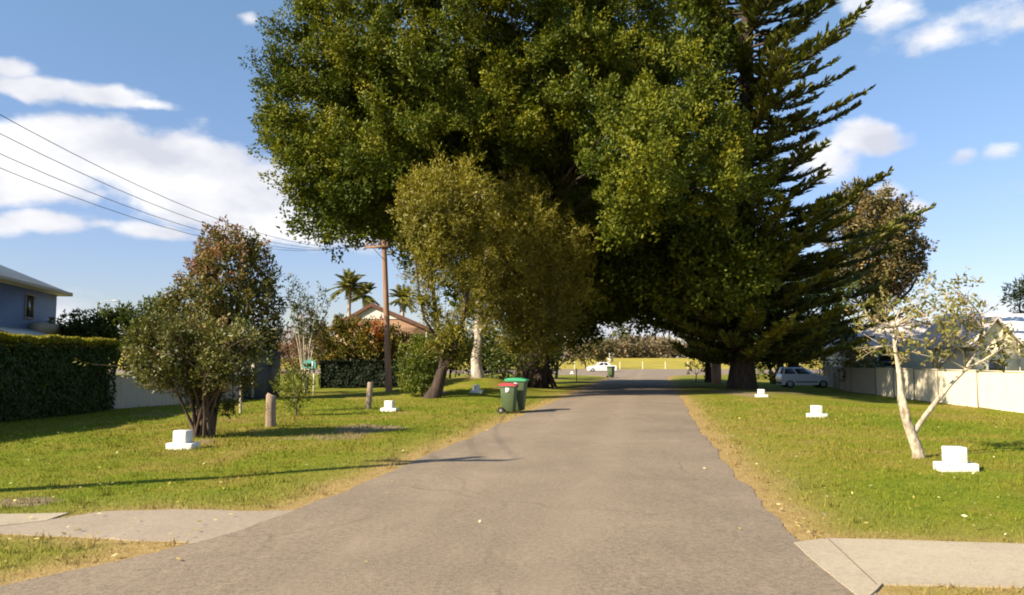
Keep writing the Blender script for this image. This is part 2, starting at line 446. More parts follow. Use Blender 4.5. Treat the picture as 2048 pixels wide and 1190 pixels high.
def brick_material(name, c1, c2, mortar, s=1.0):
    m, nt, b = new_mat(name)
    tc = nt.nodes.new('ShaderNodeTexCoord'); mp = nt.nodes.new('ShaderNodeMapping')
    mp.inputs['Rotation'].default_value = (PI / 2, 0, 0)
    nt.links.new(tc.outputs['Object'], mp.inputs[0])
    br = nt.nodes.new('ShaderNodeTexBrick'); br.inputs['Scale'].default_value = s
    br.inputs['Brick Width'].default_value = .24; br.inputs['Row Height'].default_value = .086; br.inputs['Mortar Size'].default_value = .01
    br.inputs['Color1'].default_value = (*c1, 1); br.inputs['Color2'].default_value = (*c2, 1); br.inputs['Mortar'].default_value = (*mortar, 1)
    nt.links.new(mp.outputs[0], br.inputs['Vector'])
    nt.links.new(br.outputs['Color'], b.inputs['Base Color']); b.inputs['Roughness'].default_value = .85; return m
M['brick'] = brick_material('orange_brick', (.46, .24, .13), (.38, .19, .11), (.45, .38, .3))
M['tile_roof'] = plain('brown_roof_tile', (.15, .075, .05), .8, .2, .25, 5)
def board_material(name, c, period=.18, depth=.02):
    m, nt, b = new_mat(name)
    tc = nt.nodes.new('ShaderNodeTexCoord'); sp = nt.nodes.new('ShaderNodeSeparateXYZ'); nt.links.new(tc.outputs['Object'], sp.inputs[0])
    fr = mth(nt, 'FRACT', mth(nt, 'DIVIDE', sp.outputs['Z'], period))
    n = noise(nt, 1.5, 5, .6)
    col = ramp(nt, [(.3, tuple(x * .88 for x in c)), (.7, tuple(x * 1.1 for x in c))], n)
    nt.links.new(col, b.inputs['Base Color']); b.inputs['Roughness'].default_value = .6
    bump(nt, b, mth(nt, 'SUBTRACT', 1.0, fr), 1.0, depth); return m
M['blue_board'] = board_material('blue_weatherboard', (.09, .15, .285))
M['cream_board'] = board_material('cream_weatherboard', (.72, .64, .44))
M['cream_roof'] = plain('cream_metal_roof', (.74, .65, .52), .55, .3, .08, 1)
M['white_roof'] = plain('white_metal_roof', (.80, .78, .75), .45, .4, .05, 1)
M['grey_roof'] = plain('grey_tile_roof', (.60, .52, .48), .8, .2, .15, 3)
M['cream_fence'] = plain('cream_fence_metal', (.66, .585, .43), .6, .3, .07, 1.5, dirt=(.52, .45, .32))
M['fence_post'] = plain('fence_post_metal', (.22, .18, .15), .6, .3)
M['slate'] = plain('slate_metal', (.05, .055, .075), .6, .3, .15, 2)
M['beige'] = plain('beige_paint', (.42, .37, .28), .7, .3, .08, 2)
M['dark'] = plain('dark_opening', (.012, .012, .015), .4, .4)
M['teal'] = plain('teal_paint', (.12, .36, .30), .5, .4)
M['cream_paint'] = plain('cream_paint', (.7, .62, .46), .7, .3, .06, 2)
def glass(name, c=(.02, .025, .03)):
    m, nt, b = new_mat(name)
    n = noise(nt, 2, 2); nt.links.new(ramp(nt, [(.3, c), (.7, tuple(x * 1.6 for x in c))], n), b.inputs['Base Color'])
    b.inputs['Roughness'].default_value = .06; b.inputs['Specular IOR Level'].default_value = .7; return m
M['glass'] = glass('window_glass')
def paint(name, c, metal=0.0):
    m, nt, b = new_mat(name)
    n = noise(nt, 4, 4); nt.links.new(ramp(nt, [(.3, tuple(x * .93 for x in c)), (.7, c)], n), b.inputs['Base Color'])
    b.inputs['Roughness'].default_value = .3; b.inputs['Metallic'].default_value = metal
    b.inputs['Coat Weight'].default_value = .6; b.inputs['Coat Roughness'].default_value = .08; return m
M['silver'] = paint('silver_car_paint', (.74, .75, .79), .1)
M['car_white'] = paint('white_car_paint', (.82, .82, .82))
M['rubber'] = plain('black_rubber', (.02, .02, .022), .8, .2)
M['rim'] = plain('alloy_rim', (.45, .46, .48), .35, .5, metal=.6)
M['lamp'] = plain('clear_lamp', (.75, .76, .78), .15, .6)
M['tail'] = plain('red_lamp', (.4, .02, .015), .2, .6)
M['bin_green'] = plain('dark_green_plastic', (.065, .095, .038), .5, .4, .15, 3, dirt=(.10, .125, .06))
M['lid_green'] = plain('bright_green_plastic', (.05, .38, .17), .4, .5, .08, 3)
M['lid_red'] = plain('faded_red_plastic', (.42, .05, .06), .45, .45, .12, 3)
M['sticker'] = plain('white_sticker', (.85, .84, .8), .5, .4, .04)

# ------------------------------------------------------------------ road outline
LEFT_PX = [(-330, 1240), (0, 1174), (180, 1136), (300, 1108), (400, 1084), (490, 1056), (560, 1034), (700, 978), (830, 922), (920, 884), (1000, 849), (1060, 824), (1110, 803), (1150, 785.5), (1184, 771), (1213, 758.5), (1226, 753.5)]
RIGHT_PX = [(1900, 1272), (1745, 1190), (1672, 1140), (1604, 1088), (1560, 1048), (1515, 1000), (1478, 958), (1440, 912), (1405, 868), (1382, 835), (1369, 808), (1352, 784), (1341, 770), (1335, 761), (1334, 754)]
def gxy(px, py):
    u, y, z = ray(px, py); t = -EYE / z; return (u * t, y * t)
LE = [(-16, -9), (-16, 1.5), (-10.5, 3.2)] + [gxy(*p) for p in LEFT_PX] + [(9.0, 90), (2, 97), (-8, 101)]
RE = [(9.5, -9), (9.0, 0), (6.2, 3.0)] + [gxy(*p) for p in RIGHT_PX] + [(18.5, 90), (26, 97), (36, 101)]
def resample(poly, step):
    out = []
    for (a, b) in zip(poly[:-1], poly[1:]):
        n = max(1, int(math.hypot(b[0] - a[0], b[1] - a[1]) / step))
        for i in range(n): out.append((a[0] + (b[0] - a[0]) * i / n, a[1] + (b[1] - a[1]) * i / n))
    out.append(poly[-1]); return np.array(out)
LEa = resample(LE, .22); REa = resample(RE, .22)
def seg_dist(px, py, poly):
    """distance of points to a polyline"""
    best = np.full(px.shape, 1e9)
    for (a, b) in zip(poly[:-1], poly[1:]):
        ax, ay = a; dx, dy = b[0] - ax, b[1] - ay; L2 = dx * dx + dy * dy + 1e-12
        t = np.clip(((px - ax) * dx + (py - ay) * dy) / L2, 0, 1)
        best = np.minimum(best, np.hypot(px - ax - t * dx, py - ay - t * dy))
    return best
def in_poly(px, py, poly):
    px = np.asarray(px, float); py = np.asarray(py, float); ins = np.zeros(px.shape, bool); n = len(poly)
    for i in range(n):
        x1, y1 = poly[i]; x2, y2 = poly[(i + 1) % n]
        c = ((y1 > py) != (y2 > py)) & (px < (x2 - x1) * (py - y1) / (y2 - y1 + 1e-12) + x1)
        ins ^= c
    return ins
ROAD_POLY = LE + RE[::-1]
def edge_dist(x, y):
    d = np.minimum(seg_dist(x, y, LE), seg_dist(x, y, RE))
    return np.where(in_poly(x, y, ROAD_POLY), 0, d)

DRIVE_PX = [(-300, 1040), (40, 1050), (130, 1036), (200, 1025), (350, 1020), (520, 1024), (590, 1022), (500, 1056), (395, 1087), (280, 1082), (70, 1071), (-300, 1062)]
SLAB_PX = [(1588, 1088), (1655, 1079), (1800, 1083), (2048, 1091), (2500, 1102), (2500, 1186), (2048, 1177), (1765, 1171), (1740, 1196), (1716, 1196), (1652, 1146)]
PATH_PX = [(-400, 1034), (-40, 1031), (135, 1028), (95, 1043), (0, 1054), (-400, 1060)]
DRIVE = [gxy(*p) for p in DRIVE_PX]; SLAB = [gxy(*p) for p in SLAB_PX]; PATHP = [gxy(*p) for p in PATH_PX]
DIRT = [(740, 856, 85, 9, 1.15), (640, 876, 110, 9, .8), (60, 1004, 80, 12, 1.1), (690, 864, 100, 7, .95), (300, 830, 120, 10, .55), (1480, 786, 70, 8, .9), (1240, 800, 20, 4, .2), (990, 800, 90, 5, .5), (480, 810, 60, 8, .5), (1720, 850, 90, 6, .45), (1880, 935, 60, 8, .3), (870, 795, 30, 5, .9), (410, 880, 30, 6, .8), (1560, 782, 120, 5, .7), (40, 905, 90, 8, .35), (1080, 760, 60, 3, .9)]

def ground_attrs(x, y):
    e = np.minimum(edge_dist(x, y), 4.0)
    near = [seg_dist(x, y, p + [p[0]]) + .25 for p in (DRIVE, SLAB)]
    e = np.minimum(e, np.minimum(near[0], near[1]))
    d = np.zeros_like(x)
    for (px, py, rx, ry, a) in DIRT:
        cx, cy = gxy(px, py); _, c2 = gxy(px, py - ry)
        sx = rx / FPX * cy; sy = max(.25, (c2 - cy))
        d = np.maximum(d, a * np.exp(-((x - cx) / sx) ** 2 - ((y - cy) / sy) ** 2))
    f = sstep(158, 166, y)
    return e, d, f

def axis(parts):
    out = []
    for a, b, s in parts: out.append(np.arange(a, b, s))
    return np.concatenate(out)
def build_ground():
    xs = np.concatenate([-np.geomspace(1500, 30, 14), axis([(-28, -15, 1.0), (-15, 21, .26), (21, 40, 1.2)]), np.geomspace(42, 1500, 14)])
    ys = np.concatenate([axis([(-14, 4, 1.5), (4, 26, .26), (26, 62, .55), (62, 175, 3), (175, 320, 9)]), np.geomspace(330, 2600, 10)])
    X, Y = np.meshgrid(xs, ys); Z = terrain(X, Y)
    nx, ny = len(xs), len(ys)
    i = np.arange(nx * ny).reshape(ny, nx)
    f = np.stack([i[:-1, :-1], i[:-1, 1:], i[1:, 1:], i[1:, :-1]], -1).reshape(-1, 4)
    mb = MB(); mb.add(np.stack([X, Y, Z], -1).reshape(-1, 3), f)
    o = obj('ground', mb, M['ground'], smooth=True); o['kind'] = 'structure'
    e, d, fl = ground_attrs(X.ravel(), Y.ravel())
    for n, val in (('edge', e), ('dirt', d), ('field', fl)):
        a = o.data.attributes.new(n, 'FLOAT', 'POINT'); a.data.foreach_set('value', val.astype(np.float32))
build_ground()

def strip_sheet(name, left, right, z, mat, jit=.05):
    """road between two edges, in crosswise rows"""
    n = 420; 
    def along(poly):
        p = np.asarray(poly); s = np.concatenate([[0], np.cumsum(np.hypot(*np.diff(p, axis=0).T))])
        return p, s
    pl, sl = along(left); pr, sr = along(right)
    # pair rows by y where both edges rise in y
    ys = np.concatenate([np.linspace(-9, 4, 60), np.linspace(4.05, 30, 520), np.linspace(30.3, 101, 140)])
    lx = np.interp(ys, pl[:, 1], pl[:, 0]); rx = np.interp(ys, pr[:, 1], pr[:, 0])
    wob = lambda p: .05 * np.sin(ys * .83 + p) * np.sin(ys * 1.9 + 2 * p) + .02 * np.sin(ys * 4.3 + 2 * p + 3 * np.sin(ys * .7)) + RNG.normal(0, .010, len(ys))
    lx = lx + wob(.4); rx = rx + wob(2.2)
    cols = np.linspace(0, 1, 9)
    X = lx[:, None] + (rx - lx)[:, None] * cols; Y = np.repeat(ys[:, None], 9, 1)
    crown = .035 * (1 - (2 * cols - 1) ** 2)
    Z = z + crown[None, :] + 0 * X
    i = np.arange(len(ys) * 9).reshape(len(ys), 9)
    f = np.stack([i[:-1, :-1], i[:-1, 1:], i[1:, 1:], i[1:, :-1]], -1).reshape(-1, 4)
    mb = MB(); mb.add(np.stack([X, Y, Z], -1).reshape(-1, 3), f)
    for c_ in (0, 8):       # the edge of the seal going down into the soil, with its own vertices
        v = np.concatenate([np.stack([X[:, c_], Y[:, c_], Z[:, c_]], 1), np.stack([X[:, c_], Y[:, c_], Z[:, c_] * 0 - .06], 1)]); m = len(ys)
        mb.add(v, [(k, k + 1, m + k + 1, m + k) for k in range(m - 1)])
    o = obj(name, mb, mat, smooth=True); o['kind'] = 'structure'; return o
strip_sheet('road', LEa, REa, .008, M['road'])

def poly_sheet(name, poly, z, mat, step=.15, jit=.012):
    p = resample(list(poly) + [poly[0]], step)[:-1]
    k_ = np.arange(len(p)); p = p + jit * np.stack([np.sin(k_ * .9) + .6 * np.sin(k_ * 2.3 + 1), np.cos(k_ * 1.1) + .6 * np.sin(k_ * 1.9)], 1)
    bm = bmesh.new()
    vs = [bm.verts.new((x, y, z)) for x, y in p]
    bm.faces.new(vs); bmesh.ops.triangulate(bm, faces=bm.faces)
    for fc in bm.faces:
        if fc.normal.z < 0: fc.normal_flip()
    for a_, b_ in zip(vs, vs[1:] + vs[:1]):
        lo = [bm.verts.new((q.co.x, q.co.y, -.06)) for q in (a_, b_)]
        bm.faces.new((a_, b_, lo[1], lo[0]))
    me = bpy.data.meshes.new(name); bm.to_mesh(me); bm.free()
    o = link(name, me, mat); o['kind'] = 'structure'; return o
poly_sheet('driveway', DRIVE, .010, M['drive'])
poly_sheet('footpath', SLAB, .016, M['concrete'], jit=.004)
poly_sheet('side_path', PATHP, .014, M['concrete'], jit=.008)
j0, j1 = gxy(1656, 1080), gxy(1754, 1173)
mbj = MB(); mbj.tube([(*j0, .0155), (*j1, .0155)], .004, 4); o = obj('path_joint', mbj, M['dark_bark']); o['kind'] = 'structure'
poly_sheet('cross_road', [(-180, 102.5), (-10, 101.2), (38, 101.2), (240, 104), (240, 158), (-180, 157)], .03, M['road'], 4, .15)

# ------------------------------------------------------------------ leaves
def unit(v):
    return v / (np.linalg.norm(v, axis=-1, keepdims=True) + 1e-9)
def add_leaves(mb, pos, d, L, W, tint, nh=None):
    n = len(pos)
    if n == 0: return
    d = unit(d); s = unit(np.cross(d, RNG.normal(size=(n, 3)) * (1.0 if nh is None else .42) + (0 if nh is None else nh)))
    L = np.broadcast_to(L, (n,))[:, None]; W = np.broadcast_to(W, (n,))[:, None]
    up = np.cross(s, d)
    v = np.stack([pos, pos + d * L * .42 + s * W * .5 + up * W * .12, pos + d * L, pos + d * L * .42 - s * W * .5 + up * W * .12], 1)
    i = np.arange(n * 4).reshape(n, 4)
    mb.add(v.reshape(-1, 3), i, np.repeat(np.clip(np.broadcast_to(tint, (n,)), 0, 1), 4))
def sprays(mb, tip, ax, length, k, L, W, spread, tint, tjit=.12, nh=None, rad_=None):
    """bunches of k leaves round short twigs that start at tip and run along ax"""
    n = len(tip)
    t = RNG.random((n, k)); rad = unit(RNG.normal(size=(n, k, 3)))
    length = np.broadcast_to(length, (n,))
    rr = L * .25 if rad_ is None else (rad_ * (1 - .75 * t) * RNG.uniform(.2, 1, (n, k)))[..., None]
    pos = tip[:, None, :] + ax[:, None, :] * (t * length[:, None])[..., None] + rad * rr
    d = ax[:, None, :] * (1 - spread) + rad * spread
    tt = np.asarray(tint)[:, None] + RNG.normal(0, tjit, (n, k)) + (t - .5) * .15
    LL = L * RNG.uniform(.7, 1.25, (n, k)); WW = W * RNG.uniform(.7, 1.25, (n, k))
    add_leaves(mb, pos.reshape(-1, 3), d.reshape(-1, 3), LL.ravel(), WW.ravel(), tt.ravel(), None if nh is None else np.repeat(nh, k, 0))
def crown(mb, lobes, dens, length, k, L, W, spread=.6, up=.4, tint=.45, tspread=.15, inner=.25, squash=.9, top_tint=0.0, cover=.8, down=0.0, facing=False, rad_=None, ajit=.35):
    """leaf bunches over the surfaces (and some in the volume) of overlapping lobes"""
    C = np.array([tuple(l[0]) for l in lobes]); R = np.array([l[1] for l in lobes])
    zmin, zmax = (C[:, 2] - R).min(), (C[:, 2] + R).max()
    for c, r in zip(C, R):
        n = max(6, int(dens * 4 * PI * r * r)); ni = int(n * inner)
        d = unit(RNG.normal(size=(n + ni, 3)))
        ph = RNG.uniform(0, 6.28, 3); lump = 1 + .16 * np.sin(d[:, 0] * 4.1 + ph[0]) * np.sin(d[:, 1] * 4.7 + ph[1]) + .12 * np.sin(d[:, 2] * 6 + ph[2])
        u = np.concatenate([1 - np.abs(RNG.normal(0, .14, n)), RNG.uniform(.15, .8, ni)]) * lump
        p = c + d * (r * u)[:, None] * np.array([1, 1, squash])
        # drop what lies well inside a neighbouring lobe
        keep = np.ones(len(p), bool)
        near = np.where((np.linalg.norm(C - c, axis=1) < R + r) & (np.linalg.norm(C - c, axis=1) > 1e-6))[0]
        for j in near:
            q = np.linalg.norm((p - C[j]) / np.array([1, 1, squash]), axis=1) < R[j] * .62
            keep &= ~(q & (RNG.random(len(p)) < cover))
        p, d = p[keep], d[keep]
        if len(p) == 0: continue
        a = unit(d * .8 + np.array([0, 0, up - down]) + RNG.normal(0, ajit, d.shape))
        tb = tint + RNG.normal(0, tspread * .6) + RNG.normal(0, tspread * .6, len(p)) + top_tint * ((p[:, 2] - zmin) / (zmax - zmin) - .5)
        sprays(mb, p, a, length * RNG.uniform(.6, 1.3, len(p)), k, L, W, spread, tb, nh=unit(d + np.array([0, 0, .55])) if facing else None, rad_=rad_)
def tufts(mb, lobes, per_lobe, sr, k, L, W, stretch=1.5, up=.5, droop=0.0, tint=.45, tspread=.2, squash=.9, jit=.35, fill=60, fillL=.45, tip=.3, keep_in=.7, top_tint=0.0, ljit=.1, under=-1.0):
    """crown of many dense leafy tufts set over overlapping lobes, with coarse leaves deep inside"""
    C = np.array([tuple(l[0]) for l in lobes]); R = np.array([l[1] for l in lobes]); sq = np.array([1, 1, squash])
    cen, axs, tb, sc_ = [], [], [], []
    for c, r in zip(C, R):
        n = max(5, int(per_lobe * (r / R.mean()) ** 2))
        d = unit(RNG.normal(size=(n, 3))); p = c + d * (r * RNG.uniform(.62, 1.08, n))[:, None] * sq
        keep = d[:, 2] > under
        for j in np.where((np.linalg.norm(C - c, axis=1) < R + r) & (np.linalg.norm(C - c, axis=1) > 1e-6))[0]:
            keep &= ~(np.linalg.norm((p - C[j]) / sq, axis=1) < R[j] * keep_in)
        p, d = p[keep], d[keep]; n = len(p)
        if n:
            cen.append(p); axs.append(unit(d * .75 + np.array([0, 0, up - droop]) + RNG.normal(0, jit, (n, 3))))
            tb.append(tint + RNG.normal(0, tspread * .5) + RNG.normal(0, tspread * .7, n)); sc_.append(sr * RNG.uniform(.6, 1.3, n))
        if fill:
            m = int(fill * (r / R.mean()) ** 2); q = c + unit(RNG.normal(size=(m, 3))) * (r * RNG.uniform(.1, .62, m))[:, None] * sq
            add_leaves(mb, q, RNG.normal(size=(m, 3)), fillL, fillL * .55, tint + RNG.normal(0, .1, m))
    cen = np.concatenate(cen); axs = np.concatenate(axs); tb = np.concatenate(tb); sc_ = np.concatenate(sc_); n = len(cen)
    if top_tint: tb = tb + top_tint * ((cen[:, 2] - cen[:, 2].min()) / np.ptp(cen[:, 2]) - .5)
    e = unit(RNG.normal(size=(n, k, 3))); al = (e * axs[:, None, :]).sum(-1, keepdims=True)
    body = (e - al * axs[:, None, :]) * .85 * (1 - .35 * al) + al * axs[:, None, :] * stretch
    pos = cen[:, None, :] + body * (sc_[:, None] * RNG.uniform(.62, 1.08, (n, k)))[..., None]
    d = axs[:, None, :] * .55 + e * tip + RNG.normal(0, .5, (n, k, 3)); nh = e + np.array([0, 0, .35])
    tt = tb[:, None] + RNG.normal(0, ljit, (n, k)) + .08 * al[..., 0]
    add_leaves(mb, pos.reshape(-1, 3), d.reshape(-1, 3), (L * RNG.uniform(.7, 1.3, (n, k))).ravel(), (W * RNG.uniform(.7, 1.3, (n, k))).ravel(), tt.ravel(), nh.reshape(-1, 3))
def limb(mb, a, b, r0, r1, bend=.12, n=6, sides=7):
    a = np.array(a, float); b = np.array(b, float); L = np.linalg.norm(b - a)
    t = np.linspace(0, 1, n)
    off = RNG.normal(0, bend * L * .5, 3); off2 = RNG.normal(0, bend * L * .25, 3)
    pts = a + (b - a) * t[:, None] + np.sin(t * PI)[:, None] * off + np.sin(t * 2 * PI)[:, None] * off2
    pts[:, 2] += np.sin(t * PI) * .06 * L
    mb.tube(pts, r0 + (r1 - r0) * t, sides)
    return pts
def LOBE(px, py, d, rpx): return (P(px, py, d), rpx / FPX * d)

def simple_tree(name, label, cat, base, lobes, leaf, bark, r0=.12, fork=.35, group=None, trunk_top=None, names=('trunk', 'crown'), **kw):
    t = thing(name, label, cat, base, group=group)
    tb = MB()
    cs = np.array([tuple(l[0]) for l in lobes]); mid = cs.mean(0)
    top = Vector(trunk_top) if trunk_top is not None else Vector(base).lerp(Vector(mid), fork)
    b0 = Vector(base); b0.z -= .1
    limb(tb, b0, top, r0, r0 * .7, .05)
    for c in cs: limb(tb, top, c, r0 * .5, r0 * .12, .1, sides=5)
    obj(names[0], tb, bark, t, smooth=True)
    cb = MB()
    (tufts if 'per_lobe' in kw else crown)(cb, lobes, **kw)
    obj(names[1], cb, leaf, t)
    return t

# ------------------------------------------------------------------ the great fig over the road
FIG_OUT = [(588, 10), (605, 55), (545, 95), (556, 150), (540, 215), (542, 265), (572, 310), (585, 340), (582, 370), (635, 392), (690, 425), (720, 436), (800, 430), (860, 480), (960, 545), (1010, 610), (1040, 670), (1175, 672), (1225, 635), (1300, 622), (1345, 660), (1420, 640), (1470, 520), (1500, 440), (1545, 375), (1480, 300), (1455, 215), (1420, 120), (1370, 60), (1330, 0), (1290, -90), (1170, -175), (1000, -205), (820, -195), (680, -160), (575, -85)]
def build_fig():
    base = G(1066, 775); base = Vector((base.x, 48.5, float(terrain(base.x, 48.5))))
    t = thing('fig_tree', 'huge dark green spreading fig tree arching over the road behind the olive trees', 'tree', base)
    lobes = []
    for gy in range(-320, 700, 64):
        for gx in range(500, 1600, 66):
            px = gx + rnd.uniform(-24, 24); py = gy + rnd.uniform(-22, 22)
            if not in_poly(np.array([px]), np.array([py]), FIG_OUT)[0]: continue
            q = min(1, ((px - 1045) / 545) ** 2 + ((py - 90) / 560) ** 2)
            d = 48.5 - 13.5 * (1 - q) ** .42 + rnd.uniform(-1.8, 1.8)
            if py > 430 and px > 960: d += 4 + (py - 430) / 230 * 12
            if 760 < px < 1210 and py > 270: d = max(d, 40 + rnd.uniform(-.5, 2))
            d -= 2.5 * float((1 - sstep(700, 800, px)) * sstep(270, 380, py))
            if py < 440: d -= 7.0 * float(sstep(1120, 1300, px) * sstep(60, 300, py))
            lobes.append(LOBE(px, py, d + rnd.uniform(-1.6, 1.6), rnd.uniform(30, 52)))
    for px, py, d, r in ((625, 15, 40, 48), (590, 70, 41, 46), (560, 128, 40, 44), (575, 180, 39, 48), (556, 232, 38, 44), (562, 285, 38, 44), (600, 320, 38, 48), (592, 358, 37, 40), (630, 388, 38, 44), (672, 415, 38.5, 42), (715, 420, 39, 38), (760, 395, 40, 40), (650, 340, 38, 50), (690, 370, 39, 48)):
        lobes.append(LOBE(px, py, d, r))
    cb = MB()
    deep = []
    for c, r in lobes:      # a second, deeper layer that closes the crown behind the sunlit tufts
        away = Vector((c.x - cam.location.x, c.y, 0)).normalized()
        deep.append((c + away * rnd.uniform(2.6, 4.2) + Vector((rnd.gauss(0, .3), 0, rnd.uniform(-.5, .3))), r * 1.12))
    inner = [(c, r) for c, r in deep if abs(c.x - 1.0) < 10.5 and c.z < 21]
    tufts(cb, inner, 9, .6, 80, .22, .12, tint=.42, tspread=.2, fill=170, fillL=.34, ljit=.06)
    tufts(cb, lobes, 17, .47, 130, .17, .09, stretch=1.8, up=.35, tint=.47, tspread=.24, jit=.28, fill=110, fillL=.3, ljit=.06, under=-.35, squash=.8, keep_in=.75)
    back = []
    for k in range(80):
        a = rnd.uniform(0, 2 * PI); r = math.sqrt(rnd.random()) * 13.5; z = rnd.uniform(6, 19.5)
        s = math.sqrt(max(.05, 1 - ((z - 11) / 15) ** 2))
        p = Vector((1.0 + math.cos(a) * r * s, 47.5 + math.sin(a) * r * s * .8, z))
        if p.y < 41: continue
        if p.x < -4 and p.z < 8.5 : continue
        back.append((p, rnd.uniform(1.8, 2.7)))
    for k in range(18):     # hanging foliage left of the road arch
        back.append(LOBE(rnd.uniform(1045, 1215), rnd.uniform(600, 655), rnd.uniform(50, 58), rnd.uniform(26, 40)))
    for k in range(40):     # the low dark skirt over the road, far side
        px = rnd.uniform(1060, 1470); py = rnd.uniform(480, 615); d = rnd.uniform(44, 56)
        back.append(LOBE(px, py, d, rnd.uniform(34, 52)))
    tufts(cb, back, 26, .75, 90, .28, .15, tint=.42, tspread=.2, fill=260, fillL=.45)
    obj('crown', cb, M['fig'], t)
    tb = MB()
    fork = Vector((base.x + .2, 48.3, 3.2))
    limb(tb, base - Vector((0, 0, .2)), fork, 1.0, .8, .03, 6, 12)
    for k in range(8):
        a = k * PI / 4 + .3
        limb(tb, base + Vector((math.cos(a) * 1.5, math.sin(a) * 1.4, -.1)), base + Vector((math.cos(a) * .5, math.sin(a) * .5, 1.5)), .12, .3, .05, 5, 6)
    mids = []
    for k in range(9):
        a = k * 2 * PI / 9 + rnd.uniform(-.2, .2)
        m = Vector((base.x + math.cos(a) * 5, 49 + math.sin(a) * 4.5, rnd.uniform(8, 13))); mids.append(m)
        limb(tb, fork, m, .42, .2, .08, 8, 8)
    for c, r in lobes[::2] + back[::2]:
        m = min(mids, key=lambda q: (q - c).length); limb(tb, m, m.lerp(c, .9), .12, .03, .05, 6, 5)
    obj('trunk', tb, M['dark_bark'], t, smooth=True)
build_fig()

# ------------------------------------------------------------------ the Norfolk pine
def build_pine():
    base = G(1484, 777)
    x0, y0, zb = base
    t = thing('norfolk_pine', 'towering pine with tiered branches on the right of the road, above the silver car', 'tree', base)
    H = 37.0; lean = .9 / 24
    tb = MB(); zs = np.linspace(-.3, H, 24)
    tr = np.interp(zs, [-.3, 0.4, 2, 10, 24, H], [.95, .78, .66, .52, .34, .04])
    tb.tube([(x0 + lean * z, y0, zb + z) for z in zs], tr, 12)
    cb = MB(); z = 1.9
    tips = []; axes = []; lens = []; tints = []
    while z < H - .3:
        tier = rnd.uniform(.86, 1.1)
        nb = rnd.choice((6, 7, 7, 8)) if z < 9 else rnd.choice((5, 6, 6)); ph = rnd.uniform(0, 6.28)
        for k in range(nb):
            a = ph + k * 2 * PI / nb + rnd.uniform(-.18, .18)
            ca, sa = math.cos(a), math.sin(a)
            R = np.interp(z, [1.9, 4, 7, 9, 11.5, 16, 24, 30, H], [6.5, 8.2, 9.6, 8.8, 6.7, 6.7, 7.3, 4.8, .4]) * rnd.uniform(.55, 1.14) * tier
            if ca < 0: R *= 1 - .42 * (-ca) * (z < 9)
            droop = np.interp(z, [2, 8, 16, 30], [-.10, -.05, .03, .2])
            m = max(4, int(R / .42))
            s = np.linspace(0, 1, m + 1)
            bx = x0 + lean * z + ca * R * s; by = y0 + sa * R * s
            bz = zb + z + droop * R * s + .17 * R * s ** 2.4 - .05 * R * np.sin(s * PI)
            pts = np.stack([bx, by, bz], 1)
            tb.tube(pts[::max(1, m // 5)], np.linspace(.1, .025, len(pts[::max(1, m // 5)])), 5, cap=False)
            tang = unit(np.gradient(pts, axis=0))
            side = np.array([-sa, ca, 0.0])
            nl = int(R / .062)
            ss = RNG.uniform(.16, 1.0, nl)
            pp = np.stack([np.interp(ss, s, pts[:, i]) for i in range(3)], 1)
            tt = np.stack([np.interp(ss, s, tang[:, i]) for i in range(3)], 1)
            sg = RNG.choice([-1.0, 1.0], nl)
            ax = unit(tt * RNG.uniform(.5, 1.0, nl)[:, None] + side * (sg * RNG.uniform(.35, 1.0, nl))[:, None] + np.array([0, 0, 1.0]) * RNG.uniform(-.05, .38, nl)[:, None])
            ln = RNG.uniform(.42, 1.0, nl) * np.interp(ss, [0, .3, .85, 1], [.6, 1.15, 1.0, .55])
            tips.append(pp); axes.append(ax); lens.append(ln)
            tints.append(np.clip(.42 + RNG.normal(0, .12) + RNG.normal(0, .14, nl) + .25 * (ss - .5), 0, 1))
        z += rnd.uniform(.36, .55) if z < 9 else rnd.uniform(.58, .85)
    tips = np.concatenate(tips); axes = np.concatenate(axes); lens = np.concatenate(lens); tints = np.concatenate(tints)
    # each side branchlet: overlapping needle-covered ropes
    for q in range(6):
        off = RNG.uniform(0, .55, len(tips)); jit = unit(axes + RNG.normal(0, .2, axes.shape) + np.array([0, 0, .12]))
        add_leaves(cb, tips + axes * (lens * off)[:, None], jit, lens * RNG.uniform(.4, .75, len(tips)), RNG.uniform(.10, .20, len(tips)), tints + RNG.normal(0, .08, len(tips)), np.array([[-.25, -.2, 1.0]]) + 0 * tips)
    obj('trunk', tb, M['dark_bark'], t, smooth=True)
    obj('crown', cb, M['pine'], t)
build_pine()

